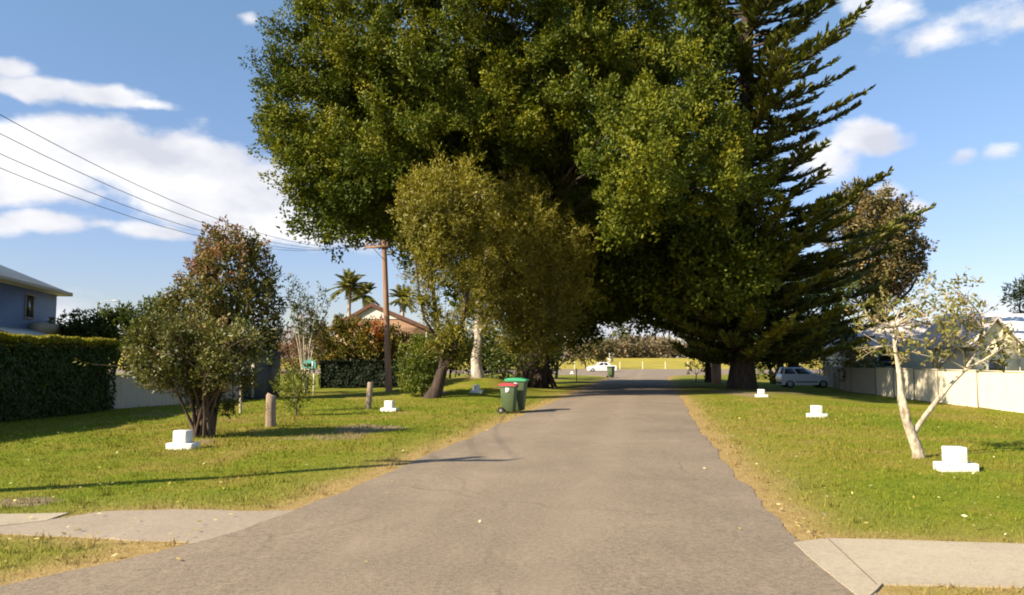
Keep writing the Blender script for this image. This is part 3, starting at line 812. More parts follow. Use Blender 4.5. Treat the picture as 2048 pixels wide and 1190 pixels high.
# ------------------------------------------------------------------ the two olive paperbarks
def build_paperbarks():
    base = G(866, 796); d0 = base.y
    t = thing('paperbark_tree', 'olive fine-leaved tree with dark leaning forked trunk, left of the two', 'tree', base)
    tb = MB()
    f1 = P(884, 742, d0); f2 = P(880, 680, d0 + .2); f3 = P(905, 690, d0 - .3)
    tb.tube([base + Vector((-.05, 0, -.2)), base + Vector((0, 0, .05)), P(875, 775, d0), f1], [.46, .36, .27, .23], 9)
    tb.tube([f1, P(886, 715, d0), f2, P(868, 600, d0), P(862, 520, d0 + .3), P(850, 440, d0)], [.2, .13, .11, .09, .08, .04], 7)
    tb.tube([f1, P(905, 712, d0 - .2), P(922, 660, d0 - .4), P(935, 580, d0), P(925, 500, d0), P(920, 400, d0)], [.2, .14, .11, .10, .08, .03], 7)
    tb.tube([P(880, 690, d0), P(850, 640, d0 - .3), P(838, 590, d0 - .2), P(830, 500, d0)], [.09, .06, .05, .02], 6)
    spec = [(862, 392, 62, 0), (905, 372, 58, .5), (942, 405, 50, 0), (832, 424, 44, -.6), (880, 445, 62, -.8), (930, 470, 50, .2), (842, 480, 42, .3), (885, 515, 48, -.2), (858, 548, 36, .2), (918, 545, 34, -.3),
            (848, 600, 26, -.4), (872, 630, 24, 0), (905, 660, 30, -.5), (930, 625, 26, .2), (880, 690, 24, -.7), (915, 715, 26, -.3), (935, 700, 20, 0)]
    lob = [LOBE(px, py, d0 + dd, r) for px, py, r, dd in spec]
    for c, r in lob: limb(tb, min((f1, f2, f3, P(862, 520, d0), P(925, 500, d0)), key=lambda q: (q - c).length), c, .05, .015, .08, 5, 5)
    obj('trunk', tb, M['dark_bark'], t, smooth=True)
    cb = MB()
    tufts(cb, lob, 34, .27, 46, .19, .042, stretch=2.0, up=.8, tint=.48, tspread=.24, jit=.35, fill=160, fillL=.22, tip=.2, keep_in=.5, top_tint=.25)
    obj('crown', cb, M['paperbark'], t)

    base = G(955, 755); d1 = base.y
    t = thing('paperbark_tree', 'olive fine-leaved tree with pale papery trunk on the grass bank', 'tree', base)
    tb = MB()
    f = P(955, 660, d1)
    tb.tube([base - Vector((0, 0, .25)), base + Vector((0, 0, .1)), P(952, 715, d1), P(958, 680, d1), f, P(958, 600, d1), P(975, 500, d1)], [.42, .34, .26, .22, .19, .15, .07], 9)
    tb.tube([P(957, 668, d1), P(978, 640, d1 - .3), P(1015, 608, d1 - .6), P(1060, 590, d1 - .8), P(1100, 530, d1 - .6)], [.15, .12, .10, .08, .03], 7)
    tb.tube([f, P(1000, 560, d1 + .3), P(1040, 470, d1), P(1050, 380, d1)], [.14, .11, .08, .03], 7)
    spec = [(1032, 392, 52, 0), (1068, 410, 50, .4), (1000, 440, 44, -.4), (1050, 455, 62, -.8), (1105, 455, 48, .2), (1135, 490, 48, -.3), (1010, 505, 52, .5), (1070, 520, 64, -.9), (1125, 540, 58, 0), (1160, 520, 30, .4), (1020, 570, 50, .2), (1080, 590, 60, -.6), (1140, 590, 46, .3), (1040, 630, 46, .3), (1095, 645, 48, -.4), (1130, 640, 38, .2), (1060, 680, 38, 0), (985, 560, 30, .2), (1000, 630, 30, .5), (958, 590, 24, -1.0), (985, 615, 26, -1.2), (940, 560, 22, -.8), (968, 640, 16, -1.2), (952, 530, 26, -1.2), (978, 540, 26, -1.3), (948, 612, 20, -1.2), (965, 570, 24, -1.4), (990, 590, 24, -1.3), (975, 655, 14, -1.3), (1100, 690, 30, .2), (1025, 690, 30, .5)]
    lob = [LOBE(px, py, d1 - 1.5 + dd, r) for px, py, r, dd in spec]
    hubs = (f, P(1015, 608, d1 - .6), P(1060, 590, d1 - .8), P(1040, 470, d1), P(1000, 560, d1 + .3))
    for c, r in lob: limb(tb, min(hubs, key=lambda q: (q - c).length), c, .05, .015, .08, 5, 5)
    obj('trunk', tb, M['paper_bark'], t, smooth=True)
    cb = MB()
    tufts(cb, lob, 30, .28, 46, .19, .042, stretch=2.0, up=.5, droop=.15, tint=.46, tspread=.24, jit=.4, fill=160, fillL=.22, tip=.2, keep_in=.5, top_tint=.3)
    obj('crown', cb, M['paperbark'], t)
build_paperbarks()

# ------------------------------------------------------------------ hedges
def hedge_mesh(a, b, width, h, leafL, leafW, dens, top=.35, z0=0.0, side=1):
    """clipped hedge from a to b (one long face on that line), width to its left side"""
    a = np.array(a, float); b = np.array(b, float); L = np.linalg.norm(b - a); u = (b - a) / L; nrm = np.array([-u[1], u[0]]) * side
    mb = MB()
    def W(s, w, z): return np.stack([a[0] + u[0] * s + nrm[0] * w, a[1] + u[1] * s + nrm[1] * w, z + z0], -1)
    i = .2
    c = [W(np.array(s), np.array(w), np.array(z)) for z in (0.0, h - i) for s, w in ((i, i), (L - i, i), (L - i, width - i), (i, width - i))]
    mb.add(np.array(c), [(0, 1, 5, 4), (1, 2, 6, 5), (2, 3, 7, 6), (3, 0, 4, 7), (4, 5, 6, 7)], .1)
    def face(n, gen, d, tb):
        p = gen(n); ax_ = RNG.normal(size=(n, 3)); ax_ -= (ax_ @ d)[:, None] * d / (d @ d) * .8; add_leaves(mb, p, ax_, leafL * RNG.uniform(.7, 1.3, n), leafW * RNG.uniform(.7, 1.3, n), tb + RNG.normal(0, .13, n), d[None] * 1.0 + 0 * p)
    R = RNG.random
    wob = lambda s, z: .05 * np.sin(s * 2.3 + z * 3) + .04 * np.sin(s * 5.1 - z * 4)
    def g_front(n):
        s, z = R(n) * L, R(n) ** .9 * h; return W(s, .07 + wob(s, z) * .7 + R(n) * .06, z)
    def g_back(n):
        s, z = R(n) * L, R(n) * h; return W(s, width - .07 - R(n) * .06, z)
    def g_e0(n):
        w, z = R(n) * width, R(n) * h; return W(.06 + R(n) * .06, w, z)
    def g_e1(n):
        w, z = R(n) * width, R(n) * h; return W(L - .06 - R(n) * .06 + wob(w, z), w, z)
    def g_top(n):
        s, w = R(n) * L, R(n) * width; return W(s, w, h - .09 + wob(s, w) * .5 + R(n) * .08)
    n3 = np.array([nrm[0], nrm[1], 0]); u3 = np.array([u[0], u[1], 0]); up = np.array([0, 0, 1.0])
    face(int(L * h * dens), g_front, -n3 + up * .3, .35); face(int(L * h * dens * .4), g_back, n3, .35)
    face(int(width * h * dens), g_e0, -u3 + up * .3, .35); face(int(width * h * dens), g_e1, u3 + up * .3, .35)
    face(int(L * width * dens * 1.3), g_top, up * 1.2, .35 + top)
    if top > .2:        # upright new shoots along the clipped top
        nn = int(L * width * 620); ss_, ww_ = R(nn) * L, R(nn) ** 2.6 * width
        add_leaves(mb, W(ss_, ww_ + .03, h - .10 + R(nn) * .13 + wob(ss_, ww_) * .5), RNG.normal(0, .35, (nn, 3)) + np.array([0, 0, 1.0]), .12, .055, .95 + RNG.normal(0, .1, nn))
    return mb
hm = hedge_mesh((-13.35, 9.0), (-13.05, 26.4), 2.3, 2.22, .11, .06, 420, .5, side=1)
tag(obj('hedge', hm, M['hedge']), 'long clipped box hedge with bright yellow-green top, in front of the blue house', 'hedge')
hb = G(640, 776); hc = G(806, 776)
M['painted_shade_leaf'] = leaf_mat('hedge_leaf_painted_shade', [(0, (.008, .014, .007)), (1, (.024, .034, .012))], .1, spec=.1)  # shade over the low hedge, painted into its near-black leaf colour
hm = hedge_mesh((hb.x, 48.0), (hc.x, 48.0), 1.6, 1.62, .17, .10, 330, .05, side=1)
tag(obj('hedge', hm, M['painted_shade_leaf']), 'low dark hedge under the orange shrub, behind the power pole', 'hedge')

# ------------------------------------------------------------------ shrubs and small trees on the left
def build_vase_shrub():
    base = G(408, 874); d = base.y
    t = thing('vase_shrub', 'large twiggy olive brown shrub fanning from its base behind the nearest left white block', 'shrub', base)
    sb = MB(); cb = MB(); tips = []
    for k in range(46):
        px = rnd.uniform(268, 515); py = rnd.uniform(650, 750); dd = rnd.uniform(-1.1, 1.3)
        tip = P(px, py, d + dd)
        st = base + Vector((rnd.uniform(-.2, .2), rnd.uniform(-.15, .15), -.05))
        m = st.lerp(tip, .5) + Vector(((tip.x - st.x) * -.12, 0, .12))
        pts = [st, st.lerp(m, .5) + Vector((rnd.gauss(0, .03), 0, .05)), m, m.lerp(tip, .55) + Vector((rnd.gauss(0, .06), 0, 0)), tip]
        sb.tube(pts, [.034, .028, .021, .013, .005], 5)
        for q in range(5):
            a = pts[2 + rnd.randrange(2)]; b = a + Vector((rnd.gauss(0, .35), rnd.gauss(0, .35), rnd.uniform(.1, .5)))
            sb.tube([a, a.lerp(b, .5) + Vector((0, 0, .04)), b], [.014, .009, .004], 4); tips.append(b)
        tips.append(tip); tips += [Vector(p) for p in pts[3:]]
    obj('stems', sb, M['bark'], t, smooth=True)
    lob = [LOBE(px, py, d + dd, r) for px, py, r, dd in [(300, 690, 46, 0), (350, 675, 44, -.3), (400, 672, 44, .3), (450, 680, 44, 0), (490, 700, 34, .2), (285, 735, 34, -.2), (330, 735, 44, -.4), (385, 730, 46, -.5), (440, 735, 44, -.3), (300, 655, 28, .2), (480, 745, 32, .1), (505, 690, 24, .3), (268, 690, 18, 0), (270, 765, 16, -.3), (415, 775, 30, .1), (460, 790, 22, .3), (350, 775, 24, .3)]]
    tufts(cb, [(c + Vector((rnd.gauss(0, .1), rnd.gauss(0, .15), rnd.gauss(0, .1))), r * rnd.uniform(.6, 1.1)) for c, r in lob], 22, .13, 30, .085, .036, stretch=1.6, up=.5, tint=.42, tspread=.26, fill=60, fillL=.12, keep_in=.4)
    tp = np.array([tuple(p) for p in tips]); ax = unit(RNG.normal(size=tp.shape) + np.array([0, 0, .8]))
    sprays(cb, tp, ax, .35, 12, .085, .035, .6, np.full(len(tp), .6))
    obj('foliage', cb, M['olive'], t)
build_vase_shrub()

D = 34.0
b = P(455, 722, D); b.z = 0
simple_tree('red_tipped_tree', 'broad bushy tree with reddish new leaves at its crown, behind the twiggy shrub', 'tree', b,
    [LOBE(px, py, D + dd, r) for px, py, r, dd in [(445, 482, 36, 0), (480, 490, 34, .4), (420, 500, 30, 0), (510, 515, 32, .2), (400, 535, 34, -.4), (450, 535, 50, -.6), (505, 560, 44, 0), (535, 560, 24, .3), (375, 575, 32, 0), (420, 590, 48, -.8), (475, 600, 50, -.4), (530, 610, 38, .2), (365, 620, 36, .2), (410, 650, 46, 0), (465, 660, 50, 0), (525, 660, 42, .3), (345, 600, 20, .2), (440, 700, 50, .4), (510, 700, 44, .4), (380, 690, 36, .4)]],
    M['redtop'], M['bark'], .2, .4, per_lobe=34, sr=.26, k=42, L=.15, W=.075, up=.5, tint=.42, tspread=.2, fill=80, fillL=.25, top_tint=.42)
D = 43.0
for name, label, px, spec in (
    ('background_shrub', 'low green shrub behind the long hedge, next to the blue house', 150, [(130, 664, 28, 0), (165, 660, 30, .5), (195, 668, 26, 0), (110, 676, 24, 0)]),
    ('background_shrub', 'dark rounded shrub rising under the street lamp', 232, [(215, 640, 26, 0), (245, 636, 28, .5), (225, 662, 34, 0), (262, 660, 30, 0)]),
    ('background_shrub', 'taller green shrub between the long hedge and the red-tipped tree', 300, [(292, 640, 30, 0), (318, 622, 28, .4), (330, 655, 34, 0), (300, 668, 34, 0), (345, 690, 40, 0), (265, 705, 34, -6), (300, 735, 34, -6.5), (345, 730, 36, -7), (390, 720, 36, -7)])):
    b = P(px, 722, D); b.z = 0
    simple_tree(name, label, 'shrub', b, [LOBE(a, c, D + e, r) for a, c, r, e in spec], M['green'], M['bark'], .1, .4, group='shrubs behind the long hedge', names=('stem', 'foliage'),
        per_lobe=26, sr=.32, k=40, L=.2, W=.1, up=.4, tint=.5, tspread=.22, fill=70, fillL=.35)
# slender sapling by the shed
b = G(481, 826); D = b.y
simple_tree('sapling', 'slender pale-stemmed sapling standing before the dark shed', 'tree', b, [LOBE(px, py, D + dd, r) for px, py, r, dd in [(470, 690, 26, 0), (505, 700, 26, .2), (490, 665, 24, -.2), (525, 720, 20, .1), (455, 715, 18, 0)]],
    M['green'], M['pale_bark'], .05, .7, trunk_top=P(479, 742, D), dens=11, length=.25, k=8, L=.10, W=.045, spread=.6, up=.2, tint=.45, tspread=.2, inner=.4)
# narrow bush by the stump post
b = G(594, 832); D = b.y
simple_tree('narrow_bush', 'narrow yellow-green bush beside the stout timber post', 'shrub', b, [LOBE(px, py, D + dd, r) for px, py, r, dd in [(585, 752, 22, 0), (570, 770, 20, .1), (600, 772, 22, -.1), (582, 790, 24, 0), (598, 800, 18, .1), (592, 816, 14, 0), (605, 750, 14, 0)]],
    M['lime'], M['bark'], .04, .4, names=('stem', 'foliage'), dens=24, length=.2, k=8, L=.085, W=.035, spread=.5, up=.7, tint=.3, tspread=.25, inner=.5)
# upright sparse tree with wand-like shoots
def build_wands():
    b = P(612, 722, 39); b.z = 0
    t = thing('wand_tree', 'upright sparse tree of thin leafy wands left of the brick house', 'tree', b)
    sb = MB(); cb = MB()
    for px, top in ((572, 572), (584, 560), (598, 566), (606, 590), (616, 578), (628, 588), (640, 572), (652, 582), (662, 600), (590, 610), (632, 620)):
        D = 39 + rnd.uniform(-.7, .7); tip = P(px, top, D); foot = P(610 + (px - 612) * .3, 700, D)
        pts = [b + Vector((0, 0, -.05)), foot, foot.lerp(tip, .5), tip]; sb.tube(pts, [.05, .035, .02, .006], 5)
        n = 34; s = RNG.uniform(.12, 1, n)
        base = np.array(foot)[None] + (np.array(tip) - np.array(foot))[None] * s[:, None] + RNG.normal(0, .06, (n, 3))
        ax = unit(RNG.normal(0, .5, (n, 3)) + np.array([0, 0, 1.0]))
        sprays(cb, base, ax, .25, 6, .13, .06, .5, RNG.uniform(.2, .7, n))
    obj('stems', sb, M['pale_bark'], t, smooth=True); obj('foliage', cb, M['green'], t)
build_wands()
D = 40.0; b = P(590, 722, D); b.z = 0
simple_tree('bronze_shrub', 'bronze pink leaved shrub under the upright wand tree', 'shrub', b, [LOBE(px, py, D + dd, r) for px, py, r, dd in [(535, 690, 32, 0), (570, 685, 28, .2), (605, 668, 26, 0), (620, 645, 20, .1), (550, 715, 28, 0), (590, 712, 30, -.2), (625, 695, 24, 0), (535, 735, 26, 0), (575, 740, 26, .2), (612, 735, 22, 0)]],
    M['pink'], M['pale_bark'], .06, .4, names=('stem', 'foliage'), dens=8, length=.3, k=8, L=.14, W=.055, spread=.6, up=.5, tint=.45, tspread=.25, inner=.4)
D = 50.0; b = P(720, 722, D); b.z = 0
simple_tree('orange_shrub', 'wide olive shrub flecked with orange blossom, before the brick house', 'shrub', b, [LOBE(px, py, D + dd, r) for px, py, r, dd in [(655, 675, 30, 0), (690, 665, 30, .2), (725, 668, 30, -.2), (762, 672, 28, .1), (792, 680, 24, 0), (650, 705, 28, 0), (690, 700, 34, -.6), (735, 703, 34, -.5), (780, 705, 30, 0), (805, 695, 16, .2), (665, 722, 20, -.9), (740, 717, 16, -1.1)]],
    M['orange'], M['bark'], .12, .4, names=('stem', 'foliage'), per_lobe=30, sr=.3, k=40, L=.2, W=.09, up=.4, tint=.36, tspread=.3, fill=80, fillL=.3)
b = G(842, 795); D = b.y + .4; b.y = D
simple_tree('leafy_bush', 'rounded green bush at the foot of the dark forked trunk', 'shrub', b, [LOBE(px, py, D + dd, r) for px, py, r, dd in [(838, 705, 34, 0), (820, 735, 28, .2), (855, 735, 32, -.2), (835, 765, 30, 0), (862, 770, 22, .2), (848, 685, 22, .1), (815, 765, 16, .2)]],
    M['lime'], M['bark'], .06, .4, names=('stem', 'foliage'), per_lobe=34, sr=.17, k=36, L=.12, W=.05, up=.6, tint=.25, tspread=.24, fill=70, fillL=.2)
for name, label, D, px, spec, mat in (
    ('dark_shrub', 'dark glossy shrub just right of the pale papery trunk', 46, 1000, [(985, 715, 24, 0), (1010, 700, 24, .2), (1000, 735, 22, 0), (1025, 725, 24, .3), (1050, 715, 22, 0), (1030, 745, 16, 0)], 'green'),
    ('dark_shrub', 'shaded shrub in the gloom behind the green-lidded bin', 49, 1075, [(1070, 705, 26, 0), (1090, 725, 22, .2), (1065, 735, 20, 0), (1100, 700, 22, 0)], 'green')):
    b = P(px, 722, D); b.z = float(terrain(b.x, D))
    simple_tree(name, label, 'shrub', b, [LOBE(a, c, D + e, r) for a, c, r, e in spec], M[mat], M['bark'], .08, .4, names=('stem', 'foliage'), dens=5, length=.35, k=9, L=.2, W=.09, tint=.35, tspread=.2, inner=.4)
for label, D, px, spec in (
    ('dense dark garden shrub far behind the dark forked trunk', 66, 900, [(880, 690, 26, 0), (905, 680, 28, .3), (925, 700, 24, 0), (890, 715, 24, 0), (915, 725, 22, 0)]),
    ('dense dark garden shrub far behind the pale papery trunk', 70, 985, [(955, 695, 28, 0), (985, 685, 30, .3), (1012, 698, 26, 0), (970, 725, 26, 0), (1005, 728, 26, 0)]),
    ('dense dark garden shrub far behind the two wheelie bins', 74, 1075, [(1045, 700, 28, 0), (1075, 690, 30, .3), (1100, 702, 24, 0), (1060, 728, 24, 0), (1092, 730, 22, 0)])):
    b = P(px, 722, D); b.z = float(terrain(b.x, D))
    simple_tree('garden_shrub', label, 'shrub', b, [LOBE(a, c, D + e, r) for a, c, r, e in spec], M['green'], M['bark'], .1, .4, group='dark shrubs along the far left garden', names=('stem', 'foliage'), per_lobe=24, sr=.45, k=34, L=.3, W=.14, tint=.3, tspread=.2, fill=70, fillL=.4)
b = G(1112, 757); D = b.y
simple_tree('pale_stemmed_bush', 'brown-leaved bush with pale crooked stems beyond the bins', 'shrub', b, [LOBE(px, py, D + dd, r) for px, py, r, dd in [(1100, 690, 14, 0), (1120, 695, 16, .2), (1138, 702, 14, 0), (1112, 712, 14, -.2), (1146, 715, 12, 0), (1094, 710, 12, 0), (1128, 718, 12, .2)]],
    M['rust'], M['pale_bark'], .16, .4, names=('stem', 'foliage'), dens=3.4, length=.35, k=8, L=.24, W=.11, tint=.5, tspread=.25, inner=.2)

# ------------------------------------------------------------------ right hand plants
def build_white_stem_tree():
    base = G(1838, 916); d = base.y
    t = thing('white_stemmed_tree', 'small crooked white-stemmed tree with sparse yellow leaves on the right lawn', 'tree', base)
    tb = MB(); cb = MB()
    q = lambda px, py, dd=0.0: P(px, py, d + dd)
    tb.tube([base + Vector((.02, 0, -.1)), q(1834, 898), q(1824, 872), q(1812, 838), q(1803, 800), q(1801, 772), q(1797, 735), q(1790, 695), q(1786, 655, .1)], [.115, .092, .088, .072, .068, .05, .042, .03, .018], 9)
    tb.tube([q(1826, 868), q(1843, 842), q(1870, 806), q(1902, 768), q(1932, 738), q(1955, 700, .2), q(1966, 660, .3)], [.052, .042, .043, .033, .03, .018, .009], 8)
    tb.tube([q(1818, 848), q(1813, 820, -.08), q(1806, 795, -.05), q(1801, 772)], [.05, .045, .04, .035], 7)
    tb.tube([q(1930, 740), q(1965, 722, -.3), q(1998, 700, -.4), q(2020, 690, -.3)], [.03, .02, .014, .006], 6)
    nodes = [(1790, 695), (1786, 655), (1797, 735), (1955, 700), (1966, 660), (1932, 738), (1965, 722), (1998, 700)]
    ends = []
    spec = [(1755, 690), (1740, 655), (1765, 630), (1790, 610), (1815, 640), (1830, 605), (1812, 670), (1850, 650), (1870, 620), (1890, 590), (1905, 630), (1880, 680), (1925, 600), (1940, 640), (1915, 680), (1965, 620), (1950, 660), (1990, 680), (2010, 705), (2030, 690), (1980, 720), (1845, 700), (1775, 715), (1730, 640), (1860, 590), (1920, 575), (1955, 690), (1838, 625), (1895, 655), (2000, 725), (1825, 720), (1870, 715)]
    for px, py in spec:
        dd = rnd.gauss(0, .35); tip = q(px + rnd.uniform(-8, 8), py + rnd.uniform(-8, 8), dd)
        nd = min(nodes, key=lambda n: (n[0] - px) ** 2 + (n[1] - py) ** 2 * .6 + (400 if n[1] < py else 0)); a = q(*nd)
        m = a.lerp(tip, .5) + Vector((rnd.gauss(0, .07), rnd.gauss(0, .07), .03)); tb.tube([a, m, tip], [.016, .01, .004], 5)
        ends += [tip, m.lerp(tip, .5)]
        for k in range(6):
            e = tip + Vector((rnd.gauss(0, .16), rnd.gauss(0, .18), rnd.gauss(.08, .12))); tb.tube([m.lerp(tip, rnd.random()), e], [.006, .003], 4); ends.append(e)
    obj('trunk', tb, M['pale_bark'], t, smooth=True)
    tp = np.array([tuple(p) for p in ends]); ax = unit(RNG.normal(size=tp.shape) + np.array([0, 0, .6]))
    sprays(cb, tp, ax, .2, 8, .08, .045, .65, RNG.uniform(.25, .8, len(tp)), .2)
    obj('crown', cb, M['yellow'], t)
build_white_stem_tree()

def build_bare_tree():
    D = 42.0; b = P(1862, 722, D); b.z = float(terrain(b.x, D))
    t = thing('bare_tree', 'leafless grey twiggy tree behind the white-stemmed tree', 'tree', b)
    tb = MB()
    def grow(a, dirv, L, r, lev):
        e = a + dirv * L
        m = a.lerp(e, .5) + Vector((rnd.gauss(0, L * .05), rnd.gauss(0, L * .05), 0)); tb.tube([a, m, e], [r, r * .8, r * .6], 5 if lev < 3 else 4, cap=False)
        if lev >= 5: return
        for k in range(3 if lev < 3 else 2):
            nd = Vector(dirv) + Vector((rnd.gauss(0, .42), rnd.gauss(0, .42), rnd.gauss(.05, .2))); nd.normalize()
            grow(m.lerp(e, rnd.uniform(.3, 1)), nd, L * rnd.uniform(.62, .85), r * .58, lev + 1)
    grow(b, Vector((.12, 0, 1)).normalized(), 1.7, .11, 0)
    grow(b + Vector((0, 0, .8)), Vector((.5, .1, .8)).normalized(), 1.5, .07, 1)
    obj('branches', tb, M['grey_twig'], t)
build_bare_tree()
D = 74.0; b = P(1745, 722, D); b.z = float(terrain(b.x, D))
simple_tree('rusty_tree', 'tall round-crowned olive and rust coloured tree behind the pine', 'tree', b, [LOBE(px, py, D + dd, r) for px, py, r, dd in [(1720, 405, 44, 0), (1765, 415, 40, .5), (1690, 430, 40, 0), (1740, 450, 54, -1), (1800, 450, 36, .5), (1775, 490, 46, -.6), (1825, 495, 30, 0), (1700, 500, 50, 0), (1835, 530, 22, .2), (1790, 540, 38, 0), (1740, 540, 50, 0), (1690, 560, 46, 0), (1815, 560, 24, 0), (1770, 585, 34, 0)]],
    M['rust'], M['bark'], .45, .4, per_lobe=34, sr=.62, k=50, L=.34, W=.17, up=.35, tint=.5, tspread=.28, fill=110, fillL=.5)
D = 66.0; b = P(2046, 722, D); b.z = float(terrain(b.x, D))
simple_tree('round_tree', 'round olive treetop rising over the cream gable', 'tree', b, [LOBE(px, py, D + dd, r) for px, py, r, dd in [(2042, 585, 22, 0), (2060, 580, 26, .5), (2035, 605, 20, 0), (2062, 612, 28, 0), (2090, 595, 26, 0)]],
    M['palm'], M['bark'], .2, .6, dens=2.6, length=.6, k=10, L=.4, W=.1, tint=.5, tspread=.2, inner=.3)
for label, D, px, spec, mat in (
    ('bright yellow-green shrub catching the sun above the silver car', 66, 1640, [(1625, 722, 14, 0), (1640, 728, 16, .2), (1650, 742, 14, 0), (1612, 715, 8, 0)], 'lime'),
    ('sunlit green shrub glimpsed past the dark pine trunk', 80, 1518, [(1516, 738, 11, 0), (1520, 752, 10, 0), (1512, 764, 10, 0)], 'lime'),
    ('red-flecked shrub beneath the lowest pine branches, left of the white-stemmed tree', 52, 1708, [(1700, 700, 20, 0), (1722, 692, 16, .3), (1712, 722, 20, 0), (1690, 735, 20, 0)], 'orange'),
    ('dark shrub at the shaded end of the cream fence', 56, 1730, [(1735, 730, 22, 0), (1755, 738, 18, .2), (1715, 745, 18, 0)], 'green')):
    b = P(px, 722, D); b.z = float(terrain(b.x, D))
    simple_tree('garden_shrub', label, 'shrub', b, [LOBE(a, c, D + e, r) for a, c, r, e in spec], M[mat], M['bark'], .06, .4, names=('stem', 'foliage'), dens=4.5, length=.35, k=8, L=.22, W=.1, tint=.45, tspread=.2, inner=.4)
for label, D, px, spec in (
    ('gloomy dense tree left behind the pine trunk', 62, 1415, [(1385, 600, 50, 0), (1430, 570, 56, 0), (1400, 650, 46, 0), (1445, 640, 48, 0), (1370, 640, 28, 0), (1425, 690, 36, 0), (1460, 700, 30, 0)]),
    ('gloomy dense tree right behind the pine, over the silver car', 66, 1590, [(1530, 570, 60, 0), (1590, 590, 58, 0), (1650, 600, 52, 0), (1540, 640, 50, 0), (1600, 655, 52, 0), (1660, 655, 46, 0), (1560, 690, 40, 0), (1620, 690, 36, 0), (1690, 660, 36, 0), (1570, 740, 36, 1), (1545, 720, 34, 1)])):
    b = P(px, 722, D); b.z = float(terrain(b.x, D))
    simple_tree('dark_tree', label, 'tree', b, [LOBE(a, c, D + e, r) for a, c, r, e in spec], M['green'], M['dark_bark'], .3, .4, group='dark trees behind the pine', per_lobe=26, sr=.5, k=36, L=.34, W=.17, tint=.4, tspread=.2, fill=80, fillL=.6)
b = G(1391, 764); D = b.y
simple_tree('sapling', 'thin young tree at the roadside before the brick pillar', 'tree', b, [LOBE(px, py, D + dd, r) for px, py, r, dd in [(1388, 728, 10, 0), (1400, 735, 9, .2), (1380, 738, 8, 0), (1410, 742, 6, 0)]], M['lime'], M['bark'], .05, .5, dens=3.2, length=.3, k=7, L=.2, W=.09, tint=.4, tspread=.2, inner=.2)

def build_palm(px, py, D, label, R=1.9):
    c = P(px, py, D); b = Vector((c.x, D, float(terrain(c.x, D))))
    t = thing('palm_tree', label, 'palm', b, group='palms behind the brick house')
    tb = MB(); tb.tube([b, b.lerp(c, .5), c], [.2, .15, .16], 8); obj('trunk', tb, M['pale_bark'], t, smooth=True)
    cb = MB()
    for k in range(34):
        a = k * 2.4 + rnd.uniform(-.2, .2); e = rnd.uniform(-.55, 1.4); r = R * rnd.uniform(.8, 1.15)
        s = np.linspace(0, 1, 16)
        x = np.cos(a) * r * s * math.cos(e); y = np.sin(a) * r * s * math.cos(e); z = r * (s * math.sin(e) - .28 * s ** 2)
        pts = np.array(c)[None] + np.stack([x, y, z], 1)
        cb.tube(pts[::3], np.linspace(.03, .01, len(pts[::3])), 4, cap=False)
        tg = unit(np.gradient(pts, axis=0)); sd = np.array([-math.sin(a), math.cos(a), 0])
        for sg in (-1, 1):
            for q in range(2):
                add_leaves(cb, pts[2:] + tg[2:] * .05 * q, tg[2:] * .7 + sd * sg * .8 + np.array([0, 0, -.25]), .55, .09, RNG.uniform(.2, .75, 14))
    obj('crown', cb, M['palm'], t)
build_palm(699, 574, 70, 'feathery palm above the left slope of the brick house roof', 1.75)
build_palm(806, 596, 74, 'smaller palm above the right slope of the brick house roof', 1.35)
build_palm(730, 590, 78, 'grey-green palm half behind the left palm, over the roof peak', 1.4)

# ------------------------------------------------------------------ far woodland and field
def build_far():
    mb = MB(); lob = []
    for k in range(420):
        x = rnd.uniform(-330, 420); y = rnd.uniform(298, 335); h = rnd.uniform(4.5, 9.0)
        lob.append((Vector((x, y, 2.6 + h * .5)), h * .52))
    for px, py, r in ((1262, 692, 20), (1285, 694, 16), (1245, 700, 16), (1310, 698, 14), (1225, 705, 14)):
        lob.append((P(px, py, 300), r / FPX * 300))
    crown(mb, lob, .22, 1.6, 9, 1.2, .6, tint=.5, tspread=.25, inner=.5, squash=.8)
    tag(obj('far_woodland', mb, M['scrub']), 'pale brown scrubby woodland across the far field', 'woodland', kind='stuff')
    for label, D, px, spec in (('dusky tree at the left of the road mouth, under the fig arch', 172, 1205, [(1200, 695, 18, 0), (1216, 700, 14, .4), (1185, 700, 16, 0), (1228, 690, 9, 0), (1205, 712, 14, 0)]),
                               ('brownish shrub left of the far white car', 170, 1172, [(1165, 706, 14, 0), (1180, 712, 12, 0), (1158, 716, 10, 0)])):
        b = P(px, 722, D); b.z = float(terrain(b.x, D))
        simple_tree('roadside_tree', label, 'tree', b, [LOBE(a, c, D + e, r) for a, c, r, e in spec], M['rust'], M['dark_bark'], .2, .4, dens=.9, length=.8, k=9, L=.7, W=.32, tint=.3, tspread=.2, inner=.3)
build_far()

